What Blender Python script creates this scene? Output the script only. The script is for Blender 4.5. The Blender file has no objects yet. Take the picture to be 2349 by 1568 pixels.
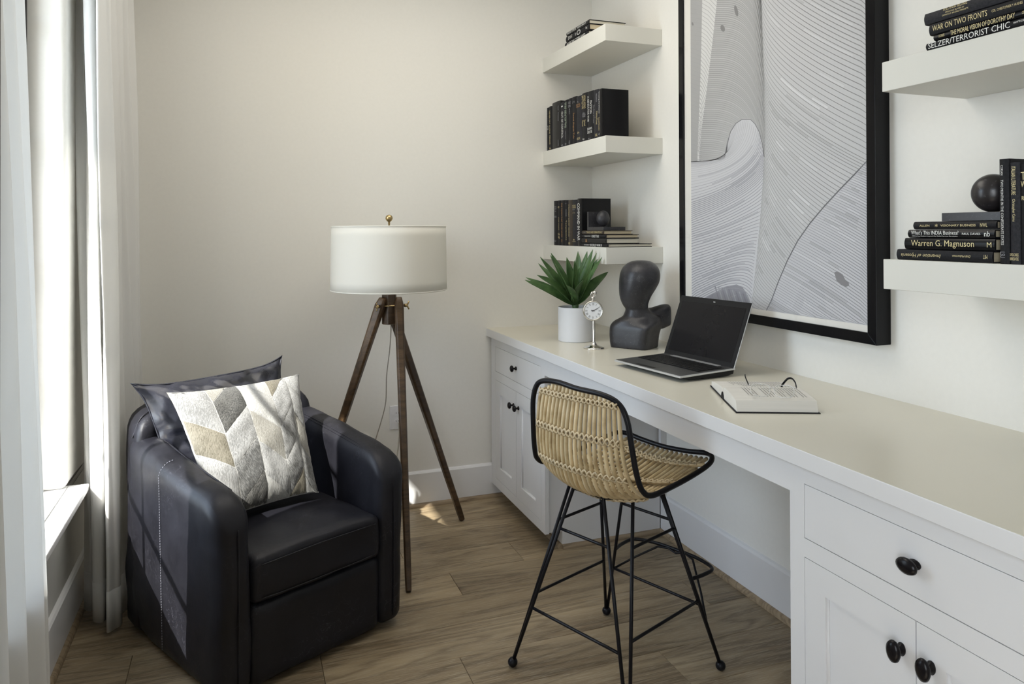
import bpy, bmesh, math, random
import numpy as np
from mathutils import Vector, Matrix, Euler
random.seed(7)
PI = math.pi
S = bpy.context.scene
COL = S.collection

# ------------------------------------------------------------ camera
CX, CY, CH = -1.9092, -3.8215, 1.4405
YAW, PITCH, ROLL, FPX, PPY = .3549, .00725, -.00322, 1694.93, 517.674
def _cam():
    c, s = math.cos(YAW), math.sin(YAW)
    r, f, u = Vector((c, -s, 0)), Vector((s, c, 0)), Vector((0, 0, 1))
    cp, sp = math.cos(PITCH), math.sin(PITCH)
    f2, u2 = cp*f + sp*u, cp*u - sp*f
    cr, sr = math.cos(ROLL), math.sin(ROLL)
    return cr*r + sr*u2, cr*u2 - sr*r, f2
CR, CU, CF = _cam()
CO = Vector((CX, CY, CH))
cd = bpy.data.cameras.new('camera'); cam = bpy.data.objects.new('camera', cd); COL.objects.link(cam)
cam.matrix_world = Matrix.Translation(CO) @ Matrix((CR, CU, -CF)).transposed().to_4x4()
cd.sensor_width = 36; cd.lens = FPX*36/2349; cd.shift_y = -(784-PPY)/2349; cd.clip_start = .05
S.camera = cam

# ------------------------------------------------------------ light
S.view_settings.view_transform = 'Standard'; S.view_settings.look = 'None'
S.view_settings.exposure = 0.2; S.view_settings.gamma = 1.0; S.view_settings.use_curve_mapping = False
try: S.cycles.use_denoising = True
except Exception: pass
W = bpy.data.worlds.new('sky'); S.world = W; W.use_nodes = True
nt = W.node_tree; bg = nt.nodes['Background']
sky = nt.nodes.new('ShaderNodeTexSky'); sky.sky_type = 'NISHITA'; sky.sun_disc = False
sky.sun_elevation = math.radians(46); sky.sun_rotation = math.radians(218); sky.air_density = 1.0; sky.dust_density = 2.0
nt.links.new(sky.outputs[0], bg.inputs[0]); bg.inputs[1].default_value = 0.42
def light(name, kind, loc, direction, energy, color=(1, 1, 1), size=1, size_y=None, spread=None):
    l = bpy.data.lights.new(name, kind); l.energy = energy; l.color = color
    if kind == 'AREA':
        l.size = size
        if size_y: l.shape = 'RECTANGLE'; l.size_y = size_y
        if spread: l.spread = spread
    if kind == 'SUN': l.angle = size
    o = bpy.data.objects.new(name, l); COL.objects.link(o); o.location = loc
    o.rotation_euler = Vector(direction).to_track_quat('-Z', 'Y').to_euler()
    return o
SUN = Vector((1.0, .78, -1.2))
light('sun', 'SUN', (-6, -4, 6), SUN, 10.5, (1, .96, .90), math.radians(.6))
light('window_skylight', 'AREA', (-3.15, -1.05, 1.55), (1, .12, -.14), 34, (.76, .86, 1), .9, 2.0)
light('side_fill', 'AREA', (-2.70, -4.42, 1.5), (1, .62, -.05), 13, (.84, .90, 1), 1.05, 1.9, math.radians(108))  # cool fill added on the camera side, at the added window
light('ceiling_fill', 'AREA', (-1.25, -1.0, 2.86), (0, .1, -1), 23, (1, .94, .85), 1.7, 1.7)  # broad warm fill added under the ceiling to lift the room's far end

# ------------------------------------------------------------ materials
def new_mat(name):
    m = bpy.data.materials.new(name); m.use_nodes = True
    return m, m.node_tree, m.node_tree.nodes['Principled BSDF']
def N(nt, t, **kw):
    n = nt.nodes.new(t)
    for k, v in kw.items():
        if k in n.inputs: n.inputs[k].default_value = v
        else: setattr(n, k, v)
    return n
def coords(nt, kind='Object', scale=(1, 1, 1), rot=(0, 0, 0), jitter=False):
    tc = N(nt, 'ShaderNodeTexCoord'); mp = N(nt, 'ShaderNodeMapping')
    mp.inputs['Scale'].default_value = scale; mp.inputs['Rotation'].default_value = rot
    nt.links.new(tc.outputs[kind], mp.inputs['Vector'])
    if jitter:
        oi = N(nt, 'ShaderNodeObjectInfo'); mu = N(nt, 'ShaderNodeVectorMath', operation='SCALE'); mu.inputs['Scale'].default_value = 13.0
        cv = N(nt, 'ShaderNodeCombineXYZ')
        for i in range(3): nt.links.new(oi.outputs['Random'], cv.inputs[i])
        nt.links.new(cv.outputs[0], mu.inputs[0]); nt.links.new(mu.outputs[0], mp.inputs['Location'])
    return mp
def bump(nt, b, h, strength=.2, dist=.002):
    n = N(nt, 'ShaderNodeBump'); n.inputs['Strength'].default_value = strength; n.inputs['Distance'].default_value = dist
    nt.links.new(h, n.inputs['Height']); nt.links.new(n.outputs[0], b.inputs['Normal'])
def ramp(nt, fac, stops):
    r = N(nt, 'ShaderNodeValToRGB'); e = r.color_ramp.elements
    while len(e) < len(stops): e.new(.5)
    for i, (p, c) in enumerate(stops): e[i].position = p; e[i].color = (*c, 1)
    nt.links.new(fac, r.inputs[0]); return r
def plain(name, col, rough=.5, metal=0, var=.04, scale=30, bmp=.03, spec=.5, coat=0):
    m, nt, b = new_mat(name)
    b.inputs['Roughness'].default_value = rough; b.inputs['Metallic'].default_value = metal
    b.inputs['Specular IOR Level'].default_value = spec; b.inputs['Coat Weight'].default_value = coat
    no = N(nt, 'ShaderNodeTexNoise', Scale=scale, Detail=4.0); nt.links.new(coords(nt).outputs[0], no.inputs['Vector'])
    r = ramp(nt, no.outputs[0], [(.3, tuple(max(0, c*(1-var)) for c in col)), (.7, tuple(min(1, c*(1+var)) for c in col))])
    nt.links.new(r.outputs[0], b.inputs['Base Color'])
    if bmp: bump(nt, b, no.outputs[0], bmp)
    return m
M = {}
M['wall'] = plain('wall_paint', (.795, .78, .73), .85, var=.01, scale=60, bmp=.04, spec=.2)
M['ceiling'] = plain('ceiling_paint', (.84, .83, .80), .9, var=.01, spec=.2)
M['trim'] = plain('white_trim_paint', (.76, .76, .76), .38, var=.01, scale=8, bmp=.01)
M['cabinet'] = plain('white_cabinet_lacquer', (.72, .72, .72), .35, var=.01, scale=8, bmp=.01)
M['counter'] = plain('cream_worktop', (.68, .65, .55), .28, var=.02, scale=3, bmp=0)
M['shelf'] = plain('cream_shelf_paint', (.70, .69, .63), .45, var=.01, scale=8, bmp=.01)
M['black_metal'] = plain('black_powder_coat', (.008, .008, .010), .36, spec=.2)
M['black_gloss'] = plain('black_gloss_lacquer', (.006, .006, .007), .13, bmp=0, spec=.2)
M['knob'] = plain('black_bronze', (.008, .007, .008), .25, bmp=0, spec=.2)
M['brass'] = plain('aged_brass', (.48, .36, .18), .32, 1, var=.15)
M['chrome'] = plain('polished_nickel', (.82, .80, .76), .12, 1, bmp=0)
M['book_black'] = plain('black_book_cloth', (.011, .011, .013), .55, var=.3, scale=200, bmp=.15, spec=.2)
M['book_grey'] = plain('charcoal_book_cloth', (.022, .022, .026), .6, var=.3, scale=200, bmp=.15, spec=.2)
M['book_brown'] = plain('brown_book_jacket', (.035, .024, .014), .45, var=.4, scale=60)
M['book_gloss'] = plain('glossy_black_jacket', (.009, .009, .010), .25, bmp=0, spec=.2)
M['gold'] = plain('gold_foil_print', (.62, .52, .27), .4, .2, bmp=0)
M['white_ink'] = plain('white_ink', (.75, .75, .72), .5, bmp=0)
M['grey_ink'] = plain('grey_ink', (.28, .28, .30), .5, bmp=0)
M['green_ink'] = plain('green_tint_ink', (.45, .55, .42), .5, bmp=0)
M['orange_ink'] = plain('copper_ink', (.42, .22, .08), .5, bmp=0)
M['text_ink'] = plain('text_ink', (.06, .06, .06), .7, bmp=0)
M['ceramic'] = plain('matte_white_ceramic', (.70, .71, .73), .45, var=.01, bmp=.01)
M['soil'] = plain('dark_filler', (.15, .16, .18), .9)
M['screen'] = plain('laptop_screen', (.008, .008, .010), .10, bmp=0, spec=.2)
M['laptop_black'] = plain('laptop_black_plastic', (.012, .012, .013), .4, spec=.2)
M['laptop_grey'] = plain('laptop_grey_aluminium', (.10, .10, .10), .38, .6)
M['laptop_silver'] = plain('laptop_silver_trim', (.62, .63, .64), .3, .6, bmp=0)
M['outlet'] = plain('outlet_plastic', (.74, .74, .75), .35, bmp=0)
M['black_hole'] = plain('socket_slot', (.02, .02, .02), .6, bmp=0)
M['mat_board'] = plain('ivory_mount_board', (.74, .72, .67), .8, var=.01)
M['clock_face'] = plain('white_dial', (.78, .79, .80), .4, bmp=0)
M['thread'] = plain('pale_thread', (.20, .205, .24), .7, bmp=0)
M['exterior'] = plain('exterior_ground', (.30, .30, .26), .9, scale=2)

def pages_mat(name, col):
    m, nt, b = new_mat(name); b.inputs['Roughness'].default_value = .8
    w = N(nt, 'ShaderNodeTexNoise', Scale=1.0, Detail=3.0)
    nt.links.new(coords(nt, 'Object', (3, 900, 3)).outputs[0], w.inputs['Vector'])
    r = ramp(nt, w.outputs[0], [(.35, tuple(c*.72 for c in col)), (.6, col)])
    nt.links.new(r.outputs[0], b.inputs['Base Color']); bump(nt, b, w.outputs[0], .3, .0004)
    return m
M['pages'] = pages_mat('cream_page_edges', (.62, .53, .36))
M['pages_white'] = pages_mat('white_page_edges', (.72, .68, .56))
m, nt, b = new_mat('open_book_paper'); b.inputs['Roughness'].default_value = .85
w = N(nt, 'ShaderNodeTexNoise', Scale=1.0, Detail=2.0); nt.links.new(coords(nt, 'Object', (3, 3, 700)).outputs[0], w.inputs['Vector'])
r = ramp(nt, w.outputs[0], [(.3, (.67, .65, .60)), (.6, (.72, .70, .65))]); nt.links.new(r.outputs[0], b.inputs['Base Color'])
M['paper'] = m

# oak planks
def oak(name, c0, c1, cpore, scale=1.0, rough=.5, jitter=True):
    m, nt, b = new_mat(name); L = nt.links
    mp = coords(nt, 'Object', (scale, scale, scale), jitter=jitter)
    st = N(nt, 'ShaderNodeMapping'); st.inputs['Scale'].default_value = (.55, 5.5, 5.5); L.new(mp.outputs[0], st.inputs[0])
    n1 = N(nt, 'ShaderNodeTexNoise', Scale=1.3, Detail=3.0, Distortion=.6); L.new(st.outputs[0], n1.inputs[0])
    mu = N(nt, 'ShaderNodeMath', operation='MULTIPLY'); mu.inputs[1].default_value = 64.0; L.new(n1.outputs[0], mu.inputs[0])
    sn = N(nt, 'ShaderNodeMath', operation='SINE'); L.new(mu.outputs[0], sn.inputs[0])
    md = N(nt, 'ShaderNodeMapRange'); md.inputs[1].default_value = -1; md.inputs[2].default_value = 1; L.new(sn.outputs[0], md.inputs[0])
    fs = N(nt, 'ShaderNodeMapping'); fs.inputs['Scale'].default_value = (14, 420, 420); L.new(mp.outputs[0], fs.inputs[0])
    n2 = N(nt, 'ShaderNodeTexNoise', Scale=1.0, Detail=4.0, Roughness=.7); L.new(fs.outputs[0], n2.inputs[0])
    n3 = N(nt, 'ShaderNodeTexNoise', Scale=.9, Detail=3.0); ls = N(nt, 'ShaderNodeMapping'); ls.inputs['Scale'].default_value = (1.4, 6, 6)
    L.new(mp.outputs[0], ls.inputs[0]); L.new(ls.outputs[0], n3.inputs[0])
    base = ramp(nt, n3.outputs[0], [(.3, c0), (.7, c1)])
    mx = N(nt, 'ShaderNodeMix', data_type='RGBA', blend_type='MULTIPLY'); mx.inputs[0].default_value = .75
    gr = ramp(nt, md.outputs[0], [(.0, (.60, .57, .54)), (.35, (.92, .92, .92)), (1, (1.18, 1.18, 1.18))])
    L.new(base.outputs[0], mx.inputs[6]); L.new(gr.outputs[0], mx.inputs[7])
    m2 = N(nt, 'ShaderNodeMix', data_type='RGBA', blend_type='MIX')
    pf = ramp(nt, n2.outputs[0], [(.50, (0, 0, 0)), (.62, (1, 1, 1))]); pm = N(nt, 'ShaderNodeMath', operation='MULTIPLY'); pm.inputs[1].default_value = .55
    L.new(pf.outputs[0], pm.inputs[0]); L.new(pm.outputs[0], m2.inputs[0]); L.new(mx.outputs[2], m2.inputs[6]); m2.inputs[7].default_value = (*cpore, 1)
    # knots
    ks = N(nt, 'ShaderNodeMapping'); ks.inputs['Scale'].default_value = (2.0, 4.4, 1); L.new(mp.outputs[0], ks.inputs[0])
    vo = N(nt, 'ShaderNodeTexVoronoi', Scale=1.0); L.new(ks.outputs[0], vo.inputs[0])
    kn = ramp(nt, vo.outputs['Distance'], [(.015, (.12, .10, .08)), (.05, (.55, .5, .45)), (.12, (1, 1, 1))])
    m3 = N(nt, 'ShaderNodeMix', data_type='RGBA', blend_type='MULTIPLY'); m3.inputs[0].default_value = .8
    L.new(m2.outputs[2], m3.inputs[6]); L.new(kn.outputs[0], m3.inputs[7])
    oi = N(nt, 'ShaderNodeObjectInfo'); hv = N(nt, 'ShaderNodeHueSaturation'); mr = N(nt, 'ShaderNodeMapRange')
    mr.inputs[3].default_value = .84; mr.inputs[4].default_value = 1.14; L.new(oi.outputs['Random'], mr.inputs[0]); L.new(mr.outputs[0], hv.inputs['Value'])
    L.new(m3.outputs[2], hv.inputs['Color']); L.new(hv.outputs[0], b.inputs['Base Color'])
    b.inputs['Roughness'].default_value = rough
    bump(nt, b, n2.outputs[0], .25, .0006)
    return m
M['oak'] = oak('oak_floor', (.175, .125, .070), (.34, .262, .160), (.46, .39, .28))
M['oak_trim'] = oak('oak_shoe_moulding', (.24, .175, .105), (.33, .25, .16), (.36, .29, .2))
M['walnut'] = oak('walnut_stain', (.045, .026, .012), (.115, .068, .034), (.02, .013, .008), .8, .38)

# leather
def leather(name, col, scr=.5, rough=.36, spec=.30):
    m, nt, b = new_mat(name); L = nt.links
    mp = coords(nt, 'Object')
    n1 = N(nt, 'ShaderNodeTexNoise', Scale=6.0, Detail=6.0, Roughness=.6); L.new(mp.outputs[0], n1.inputs[0])
    # scratch veins: thin bands of distorted noise
    n2 = N(nt, 'ShaderNodeTexNoise', Scale=26.0, Detail=5.0, Distortion=.9); L.new(mp.outputs[0], n2.inputs[0])
    sb = N(nt, 'ShaderNodeMath', operation='SUBTRACT'); sb.inputs[1].default_value = .5; L.new(n2.outputs[0], sb.inputs[0])
    ab = N(nt, 'ShaderNodeMath', operation='ABSOLUTE'); L.new(sb.outputs[0], ab.inputs[0])
    v = ramp(nt, ab.outputs[0], [(0, (.7, .7, .7)), (.008, (0, 0, 0))])
    n4 = N(nt, 'ShaderNodeTexNoise', Scale=5.0, Detail=2.0); L.new(mp.outputs[0], n4.inputs[0])
    g = ramp(nt, n4.outputs[0], [(.48, (0, 0, 0)), (.68, (1, 1, 1))])
    mm = N(nt, 'ShaderNodeMath', operation='MULTIPLY'); L.new(v.outputs[0], mm.inputs[0]); L.new(g.outputs[0], mm.inputs[1])
    m2 = N(nt, 'ShaderNodeMath', operation='MULTIPLY'); m2.inputs[1].default_value = scr; L.new(mm.outputs[0], m2.inputs[0])
    base = ramp(nt, n1.outputs[0], [(.3, tuple(c*.75 for c in col)), (.72, tuple(c*1.35 for c in col))])
    mx = N(nt, 'ShaderNodeMix', data_type='RGBA'); L.new(m2.outputs[0], mx.inputs[0]); L.new(base.outputs[0], mx.inputs[6]); mx.inputs[7].default_value = (.16, .16, .20, 1)
    L.new(mx.outputs[2], b.inputs['Base Color'])
    rr = ramp(nt, n1.outputs[0], [(.3, (rough-.06,)*3), (.7, (rough+.12,)*3)]); L.new(rr.outputs[0], b.inputs['Roughness'])
    b.inputs['Specular IOR Level'].default_value = spec
    n3 = N(nt, 'ShaderNodeTexNoise', Scale=9.0, Detail=8.0, Roughness=.62); L.new(mp.outputs[0], n3.inputs[0])
    bump(nt, b, n3.outputs[0], .22, .006)
    return m
M['leather'] = leather('navy_black_leather', (.011, .011, .015), .5, .42)
M['leather_pillow'] = leather('navy_cushion_leather', (.018, .019, .027), .25, .22, .6)

# cowhide patches
def hide(name, c0, c1, rot=0.):
    m, nt, b = new_mat(name); L = nt.links
    mp = coords(nt, 'Object', jitter=False, rot=(0, rot, 0))
    st = N(nt, 'ShaderNodeMapping'); st.inputs['Scale'].default_value = (420, 260, 60); L.new(mp.outputs[0], st.inputs[0])
    n1 = N(nt, 'ShaderNodeTexNoise', Scale=1.0, Detail=3.0, Distortion=.8); L.new(st.outputs[0], n1.inputs[0])
    n2 = N(nt, 'ShaderNodeTexNoise', Scale=9.0, Detail=3.0); L.new(mp.outputs[0], n2.inputs[0])
    ad = N(nt, 'ShaderNodeMath', operation='ADD'); L.new(n1.outputs[0], ad.inputs[0])
    sc = N(nt, 'ShaderNodeMath', operation='MULTIPLY_ADD'); sc.inputs[1].default_value = .7; sc.inputs[2].default_value = -.35; L.new(n2.outputs[0], sc.inputs[0]); L.new(sc.outputs[0], ad.inputs[1])
    r = ramp(nt, ad.outputs[0], [(.36, c0), (.62, c1)]); L.new(r.outputs[0], b.inputs['Base Color'])
    b.inputs['Roughness'].default_value = .75; b.inputs['Sheen Weight'].default_value = .2
    bump(nt, b, n1.outputs[0], .7, .002)
    return m
HD = {'w': hide('white_hide', (.33, .325, .31), (.46, .46, .445)), 'l': hide('light_grey_hide', (.17, .17, .166), (.34, .34, .335)),
      'g': hide('grey_hide', (.070, .070, .068), (.225, .225, .22), .5), 'd': hide('dark_grey_hide', (.022, .022, .020), (.115, .112, .104), -.4),
      't': hide('tan_hide', (.10, .088, .06), (.22, .20, .155)), 'b': hide('beige_hide', (.21, .20, .175), (.32, .31, .28))}

# rattan
m, nt, b = new_mat('rattan_cane'); L = nt.links
mp = coords(nt, 'Object', jitter=True)
n1 = N(nt, 'ShaderNodeTexNoise', Scale=18.0, Detail=4.0); L.new(mp.outputs[0], n1.inputs[0])
r = ramp(nt, n1.outputs[0], [(.3, (.40, .29, .15)), (.5, (.60, .47, .27)), (.75, (.70, .57, .36))])
oi = N(nt, 'ShaderNodeObjectInfo'); hv = N(nt, 'ShaderNodeHueSaturation'); mr = N(nt, 'ShaderNodeMapRange'); mr.inputs[3].default_value = .8; mr.inputs[4].default_value = 1.15
L.new(oi.outputs['Random'], mr.inputs[0]); L.new(mr.outputs[0], hv.inputs['Value']); L.new(r.outputs[0], hv.inputs['Color']); L.new(hv.outputs[0], b.inputs['Base Color'])
b.inputs['Roughness'].default_value = .42; bump(nt, b, n1.outputs[0], .3, .001)
M['rattan'] = m
M['rattan_wrap'] = plain('split_cane_binding', (.56, .45, .28), .5, var=.25, scale=60)

# stone
def stone(name, c0, c1, rough=.5):
    m, nt, b = new_mat(name); L = nt.links; mp = coords(nt)
    n1 = N(nt, 'ShaderNodeTexNoise', Scale=9.0, Detail=8.0, Roughness=.65); L.new(mp.outputs[0], n1.inputs[0])
    n2 = N(nt, 'ShaderNodeTexNoise', Scale=150.0, Detail=2.0); L.new(mp.outputs[0], n2.inputs[0])
    sp = ramp(nt, n2.outputs[0], [(.66, (0, 0, 0)), (.76, (1, 1, 1))])
    base = ramp(nt, n1.outputs[0], [(.3, c0), (.7, c1)])
    n3 = N(nt, 'ShaderNodeTexNoise', Scale=11.0, Detail=5.0, Distortion=1.5); L.new(mp.outputs[0], n3.inputs[0])
    sb = N(nt, 'ShaderNodeMath', operation='SUBTRACT'); sb.inputs[1].default_value = .5; L.new(n3.outputs[0], sb.inputs[0])
    ab = N(nt, 'ShaderNodeMath', operation='ABSOLUTE'); L.new(sb.outputs[0], ab.inputs[0])
    v = ramp(nt, ab.outputs[0], [(0, (.5, .5, .5)), (.006, (0, 0, 0))])
    ad = N(nt, 'ShaderNodeMath', operation='MAXIMUM'); L.new(v.outputs[0], ad.inputs[0]); L.new(sp.outputs[0], ad.inputs[1])
    mu = N(nt, 'ShaderNodeMath', operation='MULTIPLY'); mu.inputs[1].default_value = .24; L.new(ad.outputs[0], mu.inputs[0])
    mx = N(nt, 'ShaderNodeMix', data_type='RGBA'); L.new(mu.outputs[0], mx.inputs[0]); L.new(base.outputs[0], mx.inputs[6]); mx.inputs[7].default_value = (.30, .29, .29, 1)
    L.new(mx.outputs[2], b.inputs['Base Color']); b.inputs['Roughness'].default_value = rough
    bump(nt, b, n1.outputs[0], .25, .003); return m
M['stone'] = stone('black_stone', (.010, .010, .013), (.036, .035, .040), .40)
M['stone_polish'] = stone('polished_black_marble', (.010, .009, .010), (.030, .026, .027), .3)
M['chip'] = plain('pale_stone_chip', (.55, .55, .56), .8)

# leaf
m, nt, b = new_mat('agave_leaf'); L = nt.links; mp = coords(nt)
n1 = N(nt, 'ShaderNodeTexNoise', Scale=26.0, Detail=4.0); L.new(mp.outputs[0], n1.inputs[0])
r = ramp(nt, n1.outputs[0], [(.3, (.040, .090, .028)), (.7, (.095, .175, .060))]); L.new(r.outputs[0], b.inputs['Base Color'])
b.inputs['Roughness'].default_value = .42; bump(nt, b, n1.outputs[0], .2, .001); M['leaf'] = m

# translucent fabrics
def fabric(name, col, trans=.35, weave=700):
    m, nt, b = new_mat(name); L = nt.links
    out = nt.nodes['Material Output']; b.inputs['Base Color'].default_value = (*col, 1); b.inputs['Roughness'].default_value = .9; b.inputs['Specular IOR Level'].default_value = .1
    tr = N(nt, 'ShaderNodeBsdfTranslucent'); tr.inputs['Color'].default_value = (*col, 1)
    mx = N(nt, 'ShaderNodeMixShader'); mx.inputs[0].default_value = trans
    L.new(b.outputs[0], mx.inputs[1]); L.new(tr.outputs[0], mx.inputs[2]); L.new(mx.outputs[0], out.inputs['Surface'])
    n = N(nt, 'ShaderNodeTexNoise', Scale=float(weave), Detail=2.0); L.new(coords(nt).outputs[0], n.inputs[0]); bump(nt, b, n.outputs[0], .15, .0005)
    return m
M['curtain'] = fabric('white_linen_voile', (.86, .855, .835), .42)
M['shade'] = fabric('ivory_lamp_fabric', (.88, .86, .79), .30)
# glass
def glass(name, col=(1, 1, 1), gl=.08, rough=0.):
    m, nt, b = new_mat(name); L = nt.links; out = nt.nodes['Material Output']
    t = N(nt, 'ShaderNodeBsdfTransparent'); t.inputs[0].default_value = (*col, 1); g = N(nt, 'ShaderNodeBsdfGlossy'); g.inputs['Roughness'].default_value = rough
    lw = N(nt, 'ShaderNodeLayerWeight'); lw.inputs[0].default_value = .5; pw = N(nt, 'ShaderNodeMath', operation='POWER'); pw.inputs[1].default_value = 5.0; L.new(lw.outputs['Facing'], pw.inputs[0])
    f = N(nt, 'ShaderNodeMath', operation='MULTIPLY_ADD'); f.inputs[1].default_value = .92; f.inputs[2].default_value = .04; L.new(pw.outputs[0], f.inputs[0])
    mx = N(nt, 'ShaderNodeMixShader'); L.new(f.outputs[0], mx.inputs[0]); L.new(t.outputs[0], mx.inputs[1]); L.new(g.outputs[0], mx.inputs[2]); L.new(mx.outputs[0], out.inputs['Surface'])
    nt.nodes.remove(b); return m
M['glass'] = glass('window_glass', (.96, .98, .97))
M['lens'] = glass('spectacle_lens', (.97, .98, .98))
M['frame_glass'] = glass('picture_glass', (.985, .985, .985))
m, nt, b = new_mat('clear_acetate'); b.inputs['Base Color'].default_value = (.92, .92, .9, 1); b.inputs['Roughness'].default_value = .1; b.inputs['Transmission Weight'].default_value = .75; b.inputs['IOR'].default_value = 1.3
M['acetate'] = m
m, nt, b = new_mat('clear_cord'); b.inputs['Base Color'].default_value = (.62, .58, .52, 1); b.inputs['Roughness'].default_value = .2; b.inputs['Metallic'].default_value = .5; M['cord'] = m
# art print: colour carried by the print itself
m, nt, b = new_mat('art_print'); at_ = N(nt, 'ShaderNodeAttribute'); at_.attribute_name = 'ink'
nt.links.new(at_.outputs['Color'], b.inputs['Base Color']); b.inputs['Roughness'].default_value = .6; M['print'] = m

# ------------------------------------------------------------ mesh helpers
class MB:
    def __init__(s): s.v, s.f = [], []
    def add(s, vs, fs):
        o = len(s.v); s.v += [tuple(p) for p in vs]; s.f += [tuple(i+o for i in f) for f in fs]; return s
    def box(s, a, b, mtx=None):
        (x0, y0, z0), (x1, y1, z1) = a, b
        vs = [Vector(p) for p in ((x0, y0, z0), (x1, y0, z0), (x1, y1, z0), (x0, y1, z0), (x0, y0, z1), (x1, y0, z1), (x1, y1, z1), (x0, y1, z1))]
        if mtx: vs = [mtx @ p for p in vs]
        return s.add(vs, [(0, 3, 2, 1), (4, 5, 6, 7), (0, 1, 5, 4), (1, 2, 6, 5), (2, 3, 7, 6), (3, 0, 4, 7)])
    def tube(s, pts, r, n=10, closed=False, taper=None, flat=None):
        P = [Vector(p) for p in pts]; k = len(P); rings = []
        up = None
        for i in range(k):
            if closed: t = P[(i+1) % k] - P[i-1]
            else: t = P[min(i+1, k-1)] - P[max(i-1, 0)]
            t.normalize()
            if up is None:
                up = Vector((0, 0, 1)) if abs(t.z) < .9 else Vector((1, 0, 0))
            a = (up - t*up.dot(t));
            if a.length < 1e-6: a = t.orthogonal()
            a.normalize(); up = a; c = t.cross(a)
            rr = r if taper is None else r*taper[i]
            fa, fb = flat or (1, 1)
            rings.append([P[i] + rr*(fa*math.cos(2*PI*j/n)*a + fb*math.sin(2*PI*j/n)*c) for j in range(n)])
        vs = [p for R_ in rings for p in R_]; fs = []
        for i in range(k if closed else k-1):
            i2 = (i+1) % k
            off = 0
            if closed and i2 == 0:
                off = min(range(n), key=lambda o: (rings[i][0]-rings[0][o]).length)
            for j in range(n):
                fs.append((i*n+j, i*n+(j+1) % n, i2*n+(j+1+off) % n, i2*n+(j+off) % n))
        if not closed: fs += [tuple(range(n))[::-1], tuple((k-1)*n+j for j in range(n))]
        return s.add(vs, fs)
    def lathe(s, prof, n=32, origin=(0, 0, 0), mtx=None):
        vs, fs = [], []; o = Vector(origin)
        for r, z in prof:
            for j in range(n): 
                p = Vector((r*math.cos(2*PI*j/n), r*math.sin(2*PI*j/n), z)); vs.append((mtx @ p if mtx else p) + o)
        for i in range(len(prof)-1):
            for j in range(n): fs.append((i*n+j, i*n+(j+1) % n, (i+1)*n+(j+1) % n, (i+1)*n+j))
        if prof[0][0] > 1e-6: fs.append(tuple(range(n))[::-1])
        if prof[-1][0] > 1e-6: fs.append(tuple((len(prof)-1)*n+j for j in range(n)))
        return s.add(vs, fs)
    def ball(s, c, r, n=16, m=10, sc=(1, 1, 1)):
        prof = [(r*math.sin(PI*i/m), -r*math.cos(PI*i/m)) for i in range(m+1)]
        vs, fs = [], []
        for rr, z in prof:
            for j in range(n): vs.append((c[0]+rr*math.cos(2*PI*j/n)*sc[0], c[1]+rr*math.sin(2*PI*j/n)*sc[1], c[2]+z*sc[2]))
        for i in range(m):
            for j in range(n): fs.append((i*n+j, i*n+(j+1) % n, (i+1)*n+(j+1) % n, (i+1)*n+j))
        return s.add(vs, fs)
    def grid(s, fn, nu, nv, cu=False, cv=False):
        vs = [fn(i/(nu if cu else nu-1), j/(nv if cv else nv-1)) for i in range(nu) for j in range(nv)]
        fs = []
        for i in range(nu if cu else nu-1):
            for j in range(nv if cv else nv-1):
                a, b_ = i, (i+1) % nu; c, d = j, (j+1) % nv
                fs.append((a*nv+c, b_*nv+c, b_*nv+d, a*nv+d))
        return s.add(vs, fs)
    def prism(s, poly, axis, a, b_):
        def mk(p, h):
            q = list(p); q.insert(axis, h); return tuple(q)
        n = len(poly); vs = [mk(p, a) for p in poly] + [mk(p, b_) for p in poly]
        fs = [tuple(range(n))[::-1], tuple(range(n, 2*n))] + [(i, (i+1) % n, (i+1) % n+n, i+n) for i in range(n)]
        return s.add(vs, fs)
    def build(s, name, mat=None, parent=None, smooth=False, bevel=0, seg=2, weld=True, sub=0, solid=0, loc=None, auto=True, fix=True, **props):
        me = bpy.data.meshes.new(name); me.from_pydata(s.v, [], s.f); me.update()
        if weld or fix:
            bm = bmesh.new(); bm.from_mesh(me)
            if weld: bmesh.ops.remove_doubles(bm, verts=bm.verts, dist=1e-6)
            if fix: bmesh.ops.recalc_face_normals(bm, faces=bm.faces)
            bm.to_mesh(me); bm.free()
        if loc is not None:
            me.transform(Matrix.Translation(-Vector(loc)))
        o = bpy.data.objects.new(name, me); COL.objects.link(o)
        if loc is not None: o.location = loc
        if parent: o.parent = parent
        if mat: me.materials.append(mat if not isinstance(mat, str) else M[mat])
        if smooth:
            me.polygons.foreach_set('use_smooth', [True]*len(me.polygons))
        if bevel:
            md = o.modifiers.new('bevel', 'BEVEL'); md.width = bevel; md.segments = seg; md.limit_method = 'ANGLE'; md.angle_limit = math.radians(40)
            me.polygons.foreach_set('use_smooth', [True]*len(me.polygons)); wn = o.modifiers.new('wn', 'WEIGHTED_NORMAL'); wn.keep_sharp = True
        if solid: md = o.modifiers.new('solid', 'SOLIDIFY'); md.thickness = solid; md.offset = 0
        if sub: md = o.modifiers.new('sub', 'SUBSURF'); md.levels = sub; md.render_levels = sub
        for k, v in props.items(): o[k] = v
        return o
def tag(o, label, cat, group=None, kind=None):
    o['label'] = label; o['category'] = cat
    if group: o['group'] = group
    if kind: o['kind'] = kind
    return o
def root(name, loc, rz, label, cat, group=None, rot=None):
    o = bpy.data.objects.new(name, None); COL.objects.link(o); o.location = loc
    o.rotation_euler = rot or (0, 0, rz); o.empty_display_size = .05
    return tag(o, label, cat, group)
def struct(mb, name, mat, **k): 
    o = mb.build(name, mat, **k); o['kind'] = 'structure'; return o
def ray(px, py): return CR*((px-1174.5)/FPX) + CU*((PPY-py)/FPX) + CF
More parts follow.
